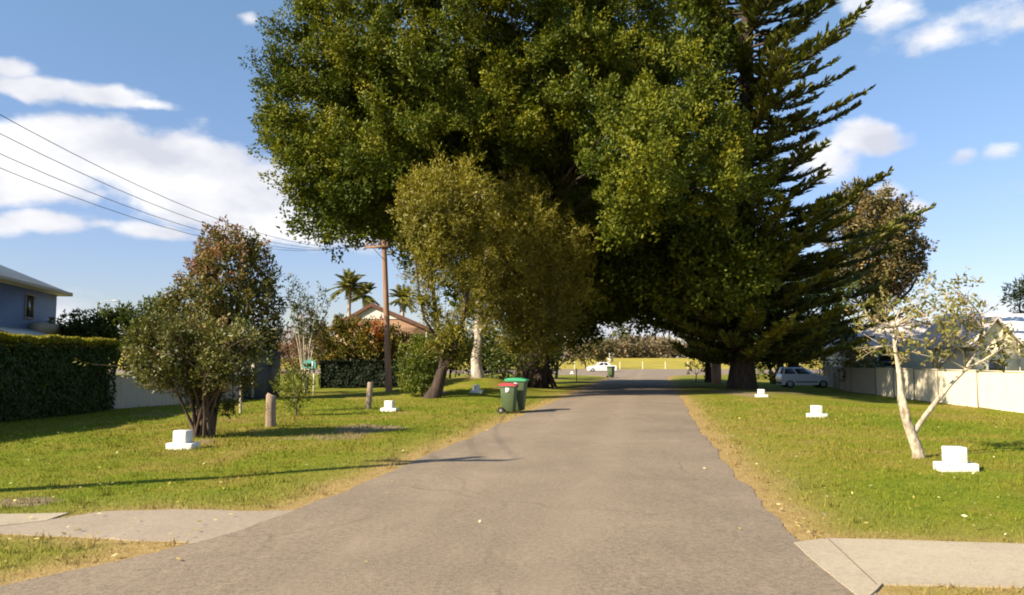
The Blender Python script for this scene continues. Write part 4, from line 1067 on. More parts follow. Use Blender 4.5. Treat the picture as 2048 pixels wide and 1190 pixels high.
# ------------------------------------------------------------------ grass blades, fallen leaves
def build_grass():
    mb = MB(); allp = []
    for (y0, y1, dens, h, w) in ((5.2, 9, 900, .032, .008), (9, 14, 520, .036, .011), (14, 22, 230, .045, .017), (22, 34, 80, .055, .026)):
        xw = .68 * y1 + 1; n = int(2 * xw * (y1 - y0) * dens)
        x = RNG.uniform(-xw, xw, n); y = RNG.uniform(y0, y1, n)
        k = (np.abs(x) < .67 * y + .6); x, y = x[k], y[k]
        e = edge_dist(x, y)
        k = (e > .10) & (RNG.random(len(x)) < np.clip(.12 + e * 1.1, 0, 1)); x, y = x[k], y[k]
        for p in (DRIVE, SLAB, PATHP):
            k = ~in_poly(x, y, p); x, y = x[k], y[k]
        k = (x > -13.6); x, y = x[k], y[k]
        allp.append((x, y, np.full(len(x), h), np.full(len(x), w)))
    feet = [gxy(a_, b_) for a_, b_, *_ in BL] + [gxy(541, 853), gxy(736, 818), gxy(1838, 916), gxy(408, 874), gxy(594, 832), gxy(481, 826), gxy(866, 796), gxy(778, 783), gxy(627, 790)]
    for fx, fy in feet:
        n = 150; a_ = RNG.uniform(0, 6.28, n); r_ = RNG.uniform(.2, .42, n)
        allp.append((fx + np.cos(a_) * r_ * 1.1, fy + np.sin(a_) * r_ * .8, np.full(n, .075), np.full(n, .010)))
    for k in range(900):
        fy = RNG.uniform(5.5, 26); fx = RNG.uniform(-.66, .66) * fy
        n = 16; px_, py_ = fx + RNG.normal(0, .045, n), fy + RNG.normal(0, .045, n)
        e = edge_dist(px_, py_); k_ = (e > .04) & (px_ > -13.5)
        for p in (DRIVE, SLAB, PATHP): k_ &= ~in_poly(px_, py_, p)
        px_, py_ = px_[k_], py_[k_]; allp.append((px_, py_, np.full(len(px_), RNG.uniform(.04, .085)), np.full(len(px_), .009 + fy * .0004)))
    x, y, h, w = (np.concatenate([a[i] for a in allp]) for i in range(4))
    n = len(x); z = terrain(x, y)
    h = h * RNG.uniform(.5, 1.5, n) * (.75 + .5 * np.sin(x * 1.3 + np.sin(y * 1.1)) ** 2)
    a = RNG.uniform(0, 2 * PI, n); ln = RNG.uniform(0, .9, n); b = RNG.uniform(0, 2 * PI, n)
    p = np.stack([x, y, z - .004], 1); s = np.stack([np.cos(a), np.sin(a), 0 * a], 1) * (w * .5)[:, None]
    tip = p + np.stack([np.cos(b) * ln * h, np.sin(b) * ln * h, h], 1)
    v = np.stack([p - s, p + s, tip], 1).reshape(-1, 3)
    mb.add(v, np.arange(n * 3).reshape(n, 3), np.repeat(RNG.random(n), 3))
    o = tag(obj('grass', mb, M['blade']), 'short mown yellow-green lawn grass on both verges', 'grass', kind='stuff')
    e, d, f = ground_attrs(x, y)
    for nme, val in (('edge', e), ('dirt', d), ('field', f)):
        at = o.data.attributes.new(nme, 'FLOAT', 'POINT'); at.data.foreach_set('value', np.repeat(val, 3).astype(np.float32))
    mb = MB(); n = 520
    px = np.concatenate([RNG.uniform(1390, 2048, n // 2), RNG.uniform(0, 1000, n // 2)]); py = np.concatenate([RNG.uniform(815, 1080, n // 2), RNG.uniform(850, 1140, n // 2)])
    pts = np.array([gxy(a_, b_) for a_, b_ in zip(px, py)]); e = edge_dist(pts[:, 0], pts[:, 1]); pts = pts[(e > .05) | (RNG.random(n) < .12)]
    zz = terrain(pts[:, 0], pts[:, 1]) + .045
    L = RNG.uniform(.03, .07, len(pts))
    d = RNG.normal(size=(len(pts), 3)); d[:, 2] *= .18; d = unit(d)
    s = unit(np.cross(d, np.array([0, 0, 1.0]) + RNG.normal(0, .25, d.shape)))
    p0 = np.stack([pts[:, 0], pts[:, 1], zz], 1)
    v = np.stack([p0, p0 + d * L[:, None] * .45 + s * L[:, None] * .3, p0 + d * L[:, None], p0 + d * L[:, None] * .45 - s * L[:, None] * .3], 1)
    mb.add(v.reshape(-1, 3), np.arange(len(pts) * 4).reshape(-1, 4), np.repeat(RNG.random(len(pts)), 4))
    tag(obj('fallen_leaves', mb, M['litter']), 'scattered yellow fallen leaves on the lawns', 'leaves', kind='stuff')

# ------------------------------------------------------------------ white concrete blocks on the verge
def make_block(loc, rz, label):
    t = thing('concrete_block', label, 'concrete block', loc, rz, 'white painted concrete blocks along the verges')
    mb = MB(); mb.box(-.262, .262, -.15, .15, -.05, .115); obj('base_slab', mb, M['white'], t, True, bevel=.012)
    mb = MB(); mb.box(-.145, .125, -.12, .12, .115, .345); obj('upright', mb, M['white'], t, True, bevel=.015)
    return t
AX = math.radians(-9.5)
BL = [(366, 898, 'white stepped concrete block at the foot of the twiggy shrub'),
      (779, 823, 'white stepped block between the leaning timber post and the forked trunk'),
      (953, 785, 'white stepped block on the grass bank below the papery trunk'),
      (1077, 757, 'small distant white block beside the brown-leaved bush with pale stems'),
      (1144, 748, 'far small white block beside the thin roadside marker stake'),
      (1523, 794, 'white stepped block in tree shade near the pine trunk'),
      (1634, 835, 'white stepped block in the sun, in line below the silver car'),
      (1912, 941, 'nearest and largest white stepped block, beside the white-stemmed tree')]
first = None
for px, py, lab in BL:
    g = G(px, py)
    if first is None: first = make_block(g, AX, lab)
    else: dup(first, g, AX + rnd.uniform(-.06, .06) + (.12 if px > 1300 else 0), lab)

build_grass()

# ------------------------------------------------------------------ timber posts, stake, letterbox
def post(px, py, h, r, lean, label):
    g = G(px, py); t = thing('timber_post', label, 'post', g, group='old timber posts on the lawn')
    mb = MB(); zs = np.array([-.1, .02, h * .35, h * .7, h * .97, h]); n = len(zs)
    mb.tube([(lean * z + rnd.gauss(0, .004), rnd.gauss(0, .004), z) for z in zs], [r * 1.05, r * 1.04, r, r * .98, r * .97, r * .86], 12)
    obj('shaft', mb, M['timber'], t, True)
    return t
post(541, 853, .78, .125, .0, 'stout grey weathered timber post beside the narrow bush')
post(736, 818, .90, .10, .08, 'leaning pale timber post in front of the power pole')
g = G(1153, 765); t = thing('marker_stake', 'thin dark marker stake at the far left road edge', 'stake', g)
mb = MB(); mb.tube([(0, 0, -.1), (0, 0, 1.05)], .035, 8); obj('shaft', mb, M['dark_bark'], t, True)
mb = MB(); mb.box(-.06, .06, -.042, -.036, .8, 1.0); obj('reflector', mb, M['sticker'], t, True)
g = G(627, 790); t = thing('letterbox', 'teal letterbox with pale trim on a thin white post, left of the dark hedge', 'letterbox', g)
mb = MB(); mb.box(-.03, .03, -.03, .03, -.1, 1.22); obj('post', mb, M['cream_paint'], t, True)
mb = MB(); mb.prism([(-.5, 1.27), (.12, 1.27), (.12, 1.58), (-.19, 1.72), (-.5, 1.58)], -.15, .15); obj('box', mb, M['teal'], t, True, bevel=.01)
mb = MB(); mb.box(-.56, .18, -.19, .19, 1.22, 1.265); mb.box(-.06, -.0, -.165, -.152, 1.28, 1.6); obj('trim', mb, M['white'], t, True)
mb = MB(); mb.box(-.44, -.1, -.160, -.152, 1.36, 1.52); obj('slot', mb, M['dark'], t, True)

# ------------------------------------------------------------------ power poles and wires
def make_pole(foot, h, lean, half, label, rz, right, spots):
    t = thing('power_pole', label, 'power pole', foot, 0, 'timber power poles of the overhead line')
    mb = MB(); mb.tube([(lean * z / h, 0, z) for z in np.linspace(-.3, h, 9)], np.linspace(.165, .115, 9), 12); obj('shaft', mb, M['pole_timber'], t, True, smooth=True)
    R = TR(lean * (h - .35) / h, -.13, h - .35, rz)
    mb = MB(); mb.box(-half, half * right, -.05, .05, -.06, .06, R); arm = obj('crossarm', mb, M['pole_timber'], t, True)
    pts = []
    for s in spots:
        mb = MB(); q = Matrix(R) @ Vector((half * s, 0, .06))
        mb.tube([q, q + Vector((0, 0, .05)), q + Vector((0, 0, .09)), q + Vector((0, 0, .14)), q + Vector((0, 0, .18))], [.02, .05, .035, .05, .02], 8)
        obj('insulator', mb, M['porcelain'], arm, True, smooth=True); pts.append(Vector(foot) + q + Vector((0, 0, .15)))
    mb = MB(); mb.tube([Matrix(R) @ Vector((-half * .6, -.02, -.04)), Vector((lean * (h - 1.1) / h, -.12, h - 1.0))], .018, 6); 
    obj('brace', mb, M['fence_post'], t, True)
    return pts
fB = G(778, 783)
hB = (P(768, 480, fB.y).z - fB.z)
pB = make_pole(fB, hB, P(768, 480, fB.y).x - fB.x, .88, 'leaning brown timber power pole in front of the brick house', -.1, .32, (-.94, -.62, -.3, .2))
fA = Vector((-10.1, 7.9, 0.0))
pA = make_pole(fA, 6.65, 0, 1.3, 'power pole beyond the left picture edge whose shadow crosses the road', -.1, .75, (-.92, -.42, .22, .68))
LN = ['topmost of the four overhead wires crossing the left clouds', 'second highest of the overhead wires crossing the left clouds', 'third highest of the overhead wires crossing the left clouds', 'lowest of the four overhead wires crossing the left clouds']
for i, (a, b) in enumerate(zip(pA[::-1], pB[::-1])):
    s = np.linspace(0, 1, 26); pts = np.array(a)[None] + (np.array(b) - np.array(a))[None] * s[:, None]
    pts[:, 2] -= 4 * (1.5 + .05 * i) * s * (1 - s)
    mb = MB(); mb.tube(pts, .007, 5); tag(obj('overhead_wire', mb, M['wire']), LN[i], 'wire', 'overhead wires between the power poles')
for i, (lab, z0, e) in enumerate((('upper thin service wire sloping from the pole to the brick house', -.2, P(862, 590, 55)), ('lower thin service wire sloping from the pole to the brick house', -.5, P(842, 600, 54)))):
    a = Vector(fB) + Vector((-.2, 0, hB + z0)); s = np.linspace(0, 1, 12); pts = np.array(a)[None] + (np.array(e) - np.array(a))[None] * s[:, None]; pts[:, 2] -= .8 * s * (1 - s)
    mb = MB(); mb.tube(pts, .008, 5); tag(obj('service_wire', mb, M['wire']), lab, 'wire', 'service wires to the brick house')
D = 82; g = P(190, 722, D); g.z = 0
t = thing('street_lamp', 'slim grey street lamp with a single arm beyond the long hedge', 'street lamp', g)
top = P(190, 604, D).z
mb = MB(); mb.tube([(0, 0, 0), (0, 0, top * .5), (0, 0, top)], [.13, .10, .07], 8); obj('pole', mb, M['steel'], t, True)
mb = MB(); mb.tube([(0, 0, top - .2), (.7, 0, top + .1), (1.7, 0, top + .15)], [.05, .04, .04], 6); obj('arm', mb, M['steel'], t, True)
mb = MB(); mb.box(1.6, 2.3, -.12, .12, top + .06, top + .2); obj('lamp_head', mb, M['steel'], t, True, bevel=.04)

# ------------------------------------------------------------------ wheelie bins
def make_bin(loc, rz, w, dp, h, lid, label, stickers):
    t = thing('wheelie_bin', label, 'bin', loc, rz, 'wheelie bins by the road')
    mb = MB(); hb = h - .08
    b = [(-w * .40, -dp * .36), (w * .40, -dp * .36), (w * .40, dp * .34), (-w * .40, dp * .34)]; tp = [(-w * .49, -dp * .48), (w * .49, -dp * .48), (w * .49, dp * .48), (-w * .49, dp * .48)]
    v = [(*p, .05) for p in b] + [(p[0], p[1], hb) for p in tp]
    mb.add(v, [(0, 3, 2, 1), (0, 1, 5, 4), (1, 2, 6, 5), (2, 3, 7, 6), (3, 0, 4, 7), (4, 5, 6, 7)])
    obj('body', mb, M['bin_green'], t, True, bevel=.03)
    mb = MB(); mb.box(-w * .52, w * .52, -dp * .51, dp * .51, hb - .045, hb - .001); obj('rim', mb, M['bin_green'], t, True, bevel=.01)
    mb = MB(); x = w * .53; y = dp * .53
    poly = [(-y, hb + .002), (y, hb + .002), (y + .02, hb + .03), (y * .3, hb + .085), (-y * .7, hb + .085), (-y - .02, hb + .05)]
    # lid profile runs front to back
    R = Matrix.Rotation(PI / 2, 4, 'Z'); mb.prism(poly, -x, x, R); lidob = obj('lid', mb, M[lid], t, True, bevel=.015)
    mb = MB(); mb.tube([(-w * .4, -dp * .6, hb - .02), (w * .4, -dp * .6, hb - .02)], .018, 8); mb.box(-w * .4, -w * .36, -dp * .6, -dp * .5, hb - .04, hb); mb.box(w * .36, w * .4, -dp * .6, -dp * .5, hb - .04, hb); obj('handle', mb, M['bin_green'], t, True)
    for sx in (-1, 1):
        mb = MB(); mb.tube([(sx * w * .43, -dp * .42, .10), (sx * (w * .43 + .05), -dp * .42, .10)], .10, 16); wh = obj('wheel', mb, M['rubber'], t, True)
        mb = MB(); mb.tube([(sx * (w * .43 + .05), -dp * .42, .10), (sx * (w * .43 + .056), -dp * .42, .10)], .05, 12); obj('hub', mb, M['fence_post'], wh, True)
    if stickers:
        mb = MB(); xo = w * .475; mb.box(xo, xo + .012, -.06, .06, hb - .2, hb - .06); obj('sticker', mb, M['sticker'], t, True)
    return t
FR = -PI / 2 - math.radians(12)
make_bin(G(1018, 826.5), FR, .48, .50, .93, 'lid_red', 'smaller dark green bin with faded red lid, in front of its neighbour', True)
make_bin(G(1034, 823.5), FR, .56, .64, 1.07, 'lid_green', 'taller dark green bin with bright green lid, behind the red-lidded one', True)
make_bin(G(1222, 755), FR + 1.2, .58, .72, 1.10, 'bin_green', 'lone dark bin far down the road by the white car', False)

# ------------------------------------------------------------------ cars
def make_car(name, label, loc, rz, paintm, L, H, W, spec, wheel_x, rw):
    t = thing(name, label, 'car', loc, rz)
    hw = W / 2; belt = spec['belt']
    def arch(xc):
        return [(xc + (rw + .05) * math.cos(a), .20 + (rw - .02) * math.sin(a) * 1.12 + .02) for a in np.linspace(0, PI, 11)]
    low = spec['body'] + [(spec['body'][-1][0], .2)] + arch(wheel_x[1]) + arch(wheel_x[0]) + [(spec['body'][0][0], .2)]
    mb = MB(); mb.prism(low, -hw, hw); obj('body', mb, M[paintm], t, True, bevel=.05)
    (xb0, xb1), (xt0, xt1) = spec['cab_b'], spec['cab_t']
    yb, yt = hw - .05, hw - .19; zt = H
    v = [(xb0, -yb, belt - .02), (xb1, -yb, belt - .02), (xb1, yb, belt - .02), (xb0, yb, belt - .02), (xt0, -yt, zt), (xt1, -yt, zt), (xt1, yt, zt), (xt0, yt, zt)]
    mb = MB(); mb.add(v, [(0, 1, 5, 4), (1, 2, 6, 5), (2, 3, 7, 6), (3, 0, 4, 7), (4, 5, 6, 7)]); obj('cabin', mb, M[paintm], t, True, bevel=.045)
    V = [np.array(q, float) for q in v]
    def pane(nm, A, B, C_, D_, u0, u1, w0, w1, mat, off=.012):
        # A-B bottom, D-C top
        def pt(u, w): return (A * (1 - u) + B * u) * (1 - w) + (D_ * (1 - u) + C_ * u) * w
        q = np.array([pt(u0, w0), pt(u1, w0), pt(u1, w1), pt(u0, w1)]); n = np.cross(q[1] - q[0], q[3] - q[0]); n /= np.linalg.norm(n)
        q2 = q + n * off; m = MB(); m.add(np.concatenate([q, q2]), [(4, 5, 6, 7), (0, 1, 5, 4), (1, 2, 6, 5), (2, 3, 7, 6), (3, 0, 4, 7)]); obj(nm, m, M[mat], t, True)
    for side in (0, 1):
        A, B, C_, D_ = (V[0], V[1], V[5], V[4]) if side == 0 else (V[2], V[3], V[7], V[6])
        cuts = spec['side'] if side == 0 else [(1 - b_, 1 - a_) for a_, b_ in spec['side']]
        for (u0, u1) in cuts: pane('side_window', A, B, C_, D_, u0, u1, .12, .86, 'glass')
    pane('windscreen', V[1], V[2], V[6], V[5], .07, .93, .08, .9, 'glass'); pane('rear_window', V[3], V[0], V[4], V[7], .1, .9, .15, .88, 'glass')
    for xw in wheel_x:
        for sy in (-1, 1):
            mb = MB(); mb.tube([(xw, sy * (hw - .19), rw), (xw, sy * (hw - .17), rw), (xw, sy * (hw - .02), rw), (xw, sy * (hw), rw)], [rw * .96, rw, rw, rw * .95], 22); wh = obj('wheel', mb, M['rubber'], t, True)
            mb = MB(); mb.tube([(xw, sy * (hw + .001), rw), (xw, sy * (hw + .012), rw)], [rw * .62, rw * .55], 16); obj('rim', mb, M['rim'], wh, True)
    for sy in (-1, 1):
        mb = MB(); mb.box(wheel_x[0] + rw + .12, wheel_x[1] - rw - .12, sy * hw - (.012 if sy < 0 else 0), sy * hw + (.012 if sy > 0 else 0), .40, .47); obj('side_strip', mb, M['rubber'], t, True)
        mb = MB(); mb.box(spec['handle'], spec['handle'] + .16, sy * hw - (.02 if sy < 0 else 0), sy * hw + (.02 if sy > 0 else 0), belt - .14, belt - .105); obj('door_handle', mb, M[paintm], t, True)
    xf_, xr = spec['body'][-1][0], spec['body'][0][0]
    for sy in (-1, 1):
        mb = MB(); mb.box(xf_ - .14, xf_ + .012, sy * (hw - .36) - .12, sy * (hw - .36) + .12, .56, .68); obj('headlight', mb, M['lamp'], t, True, bevel=.02)
        mb = MB(); mb.box(xr - .012, xr + .10, sy * (hw - .14) - .08, sy * (hw - .14) + .08, .62, .85); obj('tail_light', mb, M['tail'], t, True, bevel=.02)
        mb = MB(); mb.box(spec['cab_b'][1] - .28, spec['cab_b'][1] - .16, sy * (hw + .07) - .07, sy * (hw + .07) + .07, belt, belt + .12); obj('mirror', mb, M[paintm], t, True, bevel=.02)
    mb = MB(); mb.box(xf_ - .02, xf_ + .02, -hw + .12, hw - .12, .30, .40); obj('bumper_trim', mb, M['rubber'], t, True)
    mb = MB(); mb.box(xr - .02, xr + .02, -hw + .12, hw - .12, .30, .40); obj('bumper_trim', mb, M['rubber'], t, True)
    return t
g = G(1607, 775.5)
make_car('hatchback_car', 'small silver hatchback parked in the shade beside the pine', g, math.radians(-4), 'silver', 3.5, 1.46, 1.56,
    dict(belt=.95, body=[(-1.70, .45), (-1.74, .72), (-1.66, .98), (.78, .97), (1.36, .86), (1.64, .70), (1.73, .46)], cab_b=(-1.64, .80), cab_t=(-1.48, -.10), side=[(.06, .40), (.45, .86)], handle=-.42), (-1.13, 1.16), .29)
g = G(1203, 743.5)
make_car('sedan_car', 'distant white sedan parked at the end of the road', g, math.radians(176), 'car_white', 4.5, 1.44, 1.76,
    dict(belt=.92, body=[(-2.18, .45), (-2.22, .75), (-2.12, .95), (-1.2, .97), (1.0, .95), (1.85, .84), (2.15, .68), (2.22, .45)], cab_b=(-1.55, 1.05), cab_t=(-.95, .25), side=[(.18, .48), (.52, .84)], handle=-.2), (-1.35, 1.35), .32)

# ------------------------------------------------------------------ houses
def hip_roof(mb, x0, x1, y0, y1, z, h, ov, M_=None, th=.12, ridge='y', gable=False):
    X0, X1, Y0, Y1 = x0 - ov, x1 + ov, y0 - ov, y1 + ov
    if ridge == 'y':
        in_ = 0 if gable else (X1 - X0) / 2
        r = [((X0 + X1) / 2, Y0 + in_, z + h), ((X0 + X1) / 2, Y1 - in_, z + h)]
        f = [(4, 5, 9, 8), (6, 7, 9 if False else 9, 8)]
    else:
        in_ = 0 if gable else (Y1 - Y0) / 2
        r = [(X0 + in_, (Y0 + Y1) / 2, z + h), (X1 - in_, (Y0 + Y1) / 2, z + h)]
    c = [(X0, Y0), (X1, Y0), (X1, Y1), (X0, Y1)]
    v = np.array([(*p, z - th) for p in c] + [(*p, z) for p in c] + r)
    quads = [(0, 1, 5, 4), (1, 2, 6, 5), (2, 3, 7, 6), (3, 0, 4, 7), (0, 3, 2, 1)]
    if ridge == 'y':
        quads += [(5, 6, 9, 8), (7, 4, 8, 9)]; tris = [(4, 5, 8), (6, 7, 9)]
    else:
        quads += [(4, 5, 9, 8), (6, 7, 8, 9)]; tris = [(5, 6, 9), (7, 4, 8)]
    v = xf(v, M_)
    mb.add(v, quads); mb.add(v, tris)
def add_window(house, x0, x1, z0, z1, y, Mx, fr='white', n='window'):
    """window in a wall that lies in the local plane y, seen from -y"""
    mb = MB(); w = .07
    mb.box(x0, x1, y - .05, y - .003, z0, z0 + w, Mx); mb.box(x0, x1, y - .05, y - .003, z1 - w, z1, Mx)
    mb.box(x0, x0 + w, y - .045, y - .003, z0 + w, z1 - w, Mx); mb.box(x1 - w, x1, y - .045, y - .003, z0 + w, z1 - w, Mx)
    f = obj(n, mb, M[fr], house)
    mb = MB(); mb.box(x0 + w, x1 - w, y - .02, y - .004, z0 + w, z1 - w, Mx); obj('pane', mb, M['glass'], f)

def build_blue_house():
    far = P(108, 722, 44.0); far.z = 0
    near_dir = Vector((.2, -.98, 0)).normalized(); ang = math.atan2(near_dir.y, near_dir.x) + PI   # local -x runs along the wall towards us
    t = thing('blue_house', 'two-storey blue weatherboard house with cream roof behind the hedge', 'house', far)
    # local frame: x along the wall (0 = far corner, negative = towards the camera), y into the house, wall plane y = 0
    ex = -near_dir; ey = Vector((-ex.y, ex.x, 0))
    Mx = Matrix(((ex.x, ey.x, 0, far.x), (ex.y, ey.y, 0, far.y), (0, 0, 1, 0), (0, 0, 0, 1)))
    mb = MB(); mb.box(-16, 0, 0, 10, -.1, 5.28, Mx); obj('wall', mb, M['blue_board'], t)
    mb = MB(); hip_roof(mb, -16, 0, 0, 10, 5.42, 2.6, .55, Mx, .16, 'x'); r = obj('roof', mb, M['cream_roof'], t)
    mb = MB(); mb.box(-16.6, .6, -.62, -.56, 5.24, 5.44, Mx); mb.box(.56, .63, -.56, 10.5, 5.24, 5.44, Mx); obj('gutter', mb, M['beige'], t)
    add_window(t, -4.35, -3.25, 3.75, 5.0, 0, Mx, 'beige'); add_window(t, -9.5, -8.0, 3.6, 5.0, 0, Mx, 'beige')
    mb = MB(); mb.box(-3.7, .15, -.75, -.005, 3.05, 3.55, Mx); obj('balcony_band', mb, M['beige'], t)
    mb = MB(); mb.box(-3.4, -1.5, -.04, -.004, .05, 2.75, Mx); obj('doorway', mb, M['dark'], t)
    mb = MB(); mb.box(-7.3, -6.1, -.04, -.004, .9, 2.6, Mx); obj('window_opening', mb, M['dark'], t)
    mb = MB()
    q = xf(np.array([(-9, -1.3, 2.8), (-3.75, -1.3, 2.8), (-3.75, -.003, 3.2), (-9, -.003, 3.2), (-9, -1.3, 2.86), (-3.75, -1.3, 2.86), (-3.75, -.003, 3.26), (-9, -.003, 3.26)]), Mx)
    mb.add(q, [(0, 3, 2, 1), (4, 5, 6, 7), (0, 1, 5, 4), (1, 2, 6, 5), (2, 3, 7, 6), (3, 0, 4, 7)]); obj('awning', mb, M['white'], t)
build_blue_house()

def build_brick_house():
    D = 60.0; x0 = P(668, 722, D).x; x1 = P(850, 722, D).x; ze = P(0, 655, D).z; zr = P(750, 610, D - .5).z
    t = thing('brick_house', 'orange brick house with white gable and brown tiled roof behind the power pole', 'house', (x0, D, 0))
    mb = MB(); mb.box(x0, x1, D, D + 12, -.1, ze); obj('wall', mb, M['brick'], t)
    xm = P(752, 0, D).x
    zb = P(0, 638, D).z
    # gable: white boarded triangle above brick shoulders
    mb = MB(); mb.prism([(x0, ze), (x1, ze), (xm, zr - .12)], D, D + 12); obj('gable', mb, M['brick'], t)
    f = (zr - .12 - zb) / (zr - .12 - ze)
    mb = MB(); mb.prism([(xm + (x0 - xm) * f, zb), (xm + (x1 - xm) * f, zb), (xm, zr - .14)], D - .06, D - .004); obj('gable_board', mb, M['white'], t)
    mb = MB(); ov = .55; sl = (zr - ze) / ((x1 - x0) / 2)
    for sx, xe in ((-1, x0), (1, x1)):
        xo = xe + sx * ov; zo = ze - ov * sl
        mb.prism([(xm, zr), (xo, zo), (xo, zo + .16), (xm, zr + .18)] if sx < 0 else [(xo, zo), (xm, zr), (xm, zr + .18), (xo, zo + .16)], D - .22, D + 12.5)
    obj('roof', mb, M['tile_roof'], t)
    mb = MB()
    for sx, xe in ((-1, x0), (1, x1)):
        xo = xe + sx * ov; zo = ze - ov * sl
        mb.prism([(xm, zr - .10), (xo, zo - .10), (xo, zo - .004), (xm, zr - .004)], D - .27, D - .21)
    obj('bargeboard', mb, M['tile_roof'], t)
    mb = MB(); mb.tube([(x1 + .1, D - .1, 0), (x1 + .1, D - .1, ze - .2)], .05, 8); obj('downpipe', mb, M['white'], t)
    add_window(t, x1 - 2.6, x1 - 1.2, 1.0, 2.3, D, None)
build_brick_house()

# shed and pale fence seen through the twiggy shrub
g = G(455, 800); D = 33.4; x0 = P(452, 722, D).x; x1 = P(528, 722, D).x
t = thing('garden_shed', 'dark slate shed with a pale upright strip behind the sapling', 'shed', (x0, D, 0))
mb = MB(); mb.box(x0, x1, D, D + 2.4, -.1, 1.95); obj('wall', mb, M['slate'], t)
mb = MB(); mb.box(x0 - .12, x1 + .12, D - .15, D + 2.55, 1.953, 2.05); obj('roof', mb, M['slate'], t)
xs = P(507, 722, D).x; mb = MB(); mb.box(xs - .06, xs + .06, D - .03, D - .004, .1, 1.5); obj('door_strip', mb, M['beige'], t)

def metal_fence(name, label, pts, h, mat, panel=2.4):
    base = Vector((pts[0][0], pts[0][1], float(terrain(*pts[0]))))
    t = thing(name, label, 'fence', base)
    P2 = resample(pts, panel)
    for a, b in zip(P2[:-1], P2[1:]):
        L = math.hypot(*(b - a)); u = (b - a) / L; n = np.array([-u[1], u[0]])
        s = []; o_ = []
        k = 0.0
        while k < L - .04:
            for ds, of in ((0, 0), (.07, 0), (.095, .022), (.165, .022)):
                if k + ds < L - .03: s.append(k + ds); o_.append(of)
            k += .19
        s.append(L - .03); o_.append(0); s = np.array(s); o_ = np.array(o_); s[0] = .03
        xy = a[None] + u[None] * s[:, None] + n[None] * o_[:, None]
        z0 = terrain(xy[:, 0], xy[:, 1]) - .03; ztop = float(terrain(*a)) * .5 + float(terrain(*b)) * .5 + h
        m = len(s); v = np.concatenate([np.column_stack([xy, z0]), np.column_stack([xy, np.full(m, ztop - .05)])])
        mb = MB(); mb.add(v, [(i, i + 1, m + i + 1, m + i) for i in range(m - 1)])
        rp = obj('panel', mb, M[mat], t)
        ang = math.atan2(u[1], u[0])
        mb = MB(); mb.box(.03, L - .03, -.03, .045, 0, .05, TR(a[0], a[1], ztop - .05, ang)); mb.box(.03, L - .03, -.026, .041, 0, .045, TR(a[0], a[1], max(z0[0], z0[-1]) + .03, ang)); obj('rail', mb, M[mat], rp)
    for q, a in enumerate(P2):
        u = P2[min(q + 1, len(P2) - 1)] - P2[max(q - 1, 0)]; z = float(terrain(*a))
        mb = MB(); mb.box(-.028, .028, -.05, .05, -.1, h + .01, TR(a[0], a[1], z, math.atan2(u[1], u[0]))); obj('post', mb, M['fence_post'], t)
    return t
metal_fence('metal_fence', 'cream ribbed metal fence with dark posts along the right lawn', [(18.35, 20.5), (18.9, 29.4), (19.45, 36.5), (20.7, 45.5)], 1.55, 'cream_fence')
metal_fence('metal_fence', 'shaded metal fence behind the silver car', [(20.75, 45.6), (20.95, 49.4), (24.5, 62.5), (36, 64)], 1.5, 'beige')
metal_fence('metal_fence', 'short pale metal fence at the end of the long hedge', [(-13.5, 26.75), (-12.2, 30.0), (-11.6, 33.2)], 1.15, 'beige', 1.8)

def build_cream_house():
    D = 46.0; xg = P(1993, 722, D).x; hw = 1.2; ze = P(0, 684, D).z; zr = P(0, 637, D).z
    t = thing('cream_house', 'cream weatherboard house with white roof and steep gable behind the right fence', 'house', (xg, D, -.3))
    mb = MB(); mb.box(xg - hw, xg + 13, D + 1.2, D + 9, -.4, ze + .15); mb.box(xg - hw, xg + hw, D, D + 1.2, -.4, ze); obj('wall', mb, M['cream_board'], t)
    mb = MB(); mb.prism([(xg - hw, ze), (xg + hw, ze), (xg, zr - .12)], D, D + 5); obj('gable', mb, M['cream_board'], t)
    mb = MB(); ov = .3; sl = (zr - ze) / hw
    for sx in (-1, 1):
        xo = xg + sx * (hw + ov); zo = ze - ov * sl
        mb.prism([(xg, zr), (xo, zo), (xo, zo + .1), (xg, zr + .12)] if sx < 0 else [(xo, zo), (xg, zr), (xg, zr + .12), (xo, zo + .1)], D - .35, D + 5)
    obj('gable_roof', mb, M['grey_roof'], t)
    mb = MB(); hip_roof(mb, xg + .4, xg + 13, D + 1.2, D + 9, ze + .2, 1.75, .45, None, .12, 'x', True); obj('roof', mb, M['white_roof'], t)
    add_window(t, xg + .2 - .75, xg + .2 + .35, .75, 1.75, D, None); add_window(t, xg + 2.5, xg + 3.9, .8, 2.0, D + 1.2, None)
    mb = MB(); mb.box(xg + hw + .05, xg + hw + .12, D - .12, D - .05, -.3, ze); obj('downpipe', mb, M['beige'], t)
build_cream_house()
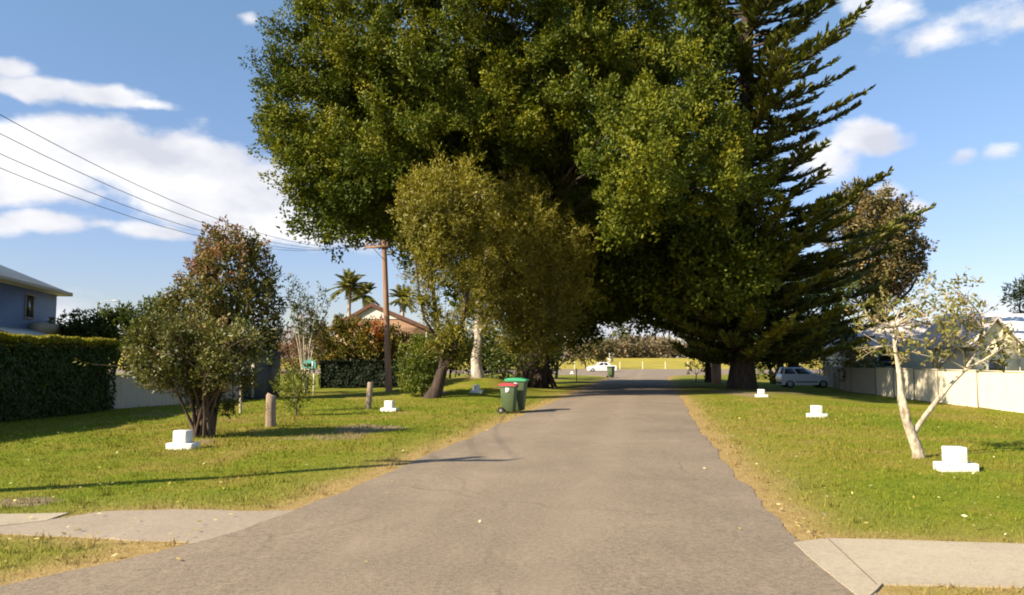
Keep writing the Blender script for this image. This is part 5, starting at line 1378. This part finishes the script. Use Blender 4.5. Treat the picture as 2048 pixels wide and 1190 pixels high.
def build_grey_house():
    D = 62.0; x0 = P(1745, 722, D).x; x1 = P(1985, 722, D).x; ze = P(0, 690, D).z; zr = P(0, 640, D).z
    t = thing('grey_roofed_house', 'low house with grey tiled roof and white fascia behind the white-stemmed tree', 'house', (x0, D, -.3))
    mb = MB(); mb.box(x0, x1, D + 2, D + 10, -.4, ze - .1); obj('wall', mb, M['beige'], t)
    mb = MB(); hip_roof(mb, x0, x1, D, D + 10, ze, zr - ze + .6, .4, None, .12, 'x'); obj('roof', mb, M['grey_roof'], t)
    mb = MB(); mb.box(x0 - .4, x1 + .4, D - .47, D - .41, ze - .25, ze + .05); obj('fascia', mb, M['white'], t)
    for k in range(4):
        x = x0 + .4 + k * (x1 - x0 - .8) / 3; mb = MB(); mb.box(x - .06, x + .06, D - .06, D + .06, -.4, ze - .13); obj('veranda_post', mb, M['white'], t)
    for k in range(3):
        add_window(t, x0 + 1.2 + k * 3, x0 + 2.8 + k * 3, .9, 2.1, D + 2, None)
build_grey_house()

# brick pillar, far field fence, field shed
g = G(1433, 768); t = thing('brick_pillar', 'short orange brick pillar sunlit left of the pine trunk', 'pillar', g)
mb = MB(); mb.box(-.28, .28, -.28, .28, -.1, 1.4); obj('shaft', mb, M['brick'], t, True)
mb = MB(); mb.box(-.34, .34, -.34, .34, 1.4, 1.5); obj('cap', mb, M['beige'], t, True, bevel=.01)
t = thing('field_fence', 'pale posts and wires of the fence along the far field', 'fence', (0, 162, 0))
for k in range(-6, 12):
    x = 26.5 + k * 4.6 - 4.6; mb = MB(); mb.tube([(x, 162, -.1), (x, 162, 1.5)], .09, 6); obj('post', mb, M['cream_paint'], t)
for z in (.5, 1.0, 1.4):
    mb = MB(); mb.tube([(-6, 162, z), (75, 162, z)], .018, 4); obj('wire', mb, M['wire'], t)
c = P(1221, 712, 230); t = thing('field_shed', 'small pale shed at the near edge of the far woodland', 'shed', (c.x, 230, float(terrain(c.x, 230))))
mb = MB(); mb.box(-.75, .75, -.8, .8, -.2, 2.1); obj('wall', mb, M['cream_paint'], t, True)
mb = MB(); hip_roof(mb, -.75, .75, -.8, .8, 2.2, .5, .15, None, .1, 'y', True); obj('roof', mb, M['white_roof'], t, True)
mb = MB(); mb.box(-.3, .3, -.83, -.804, 0, 1.7); obj('door', mb, M['beige'], t, True)
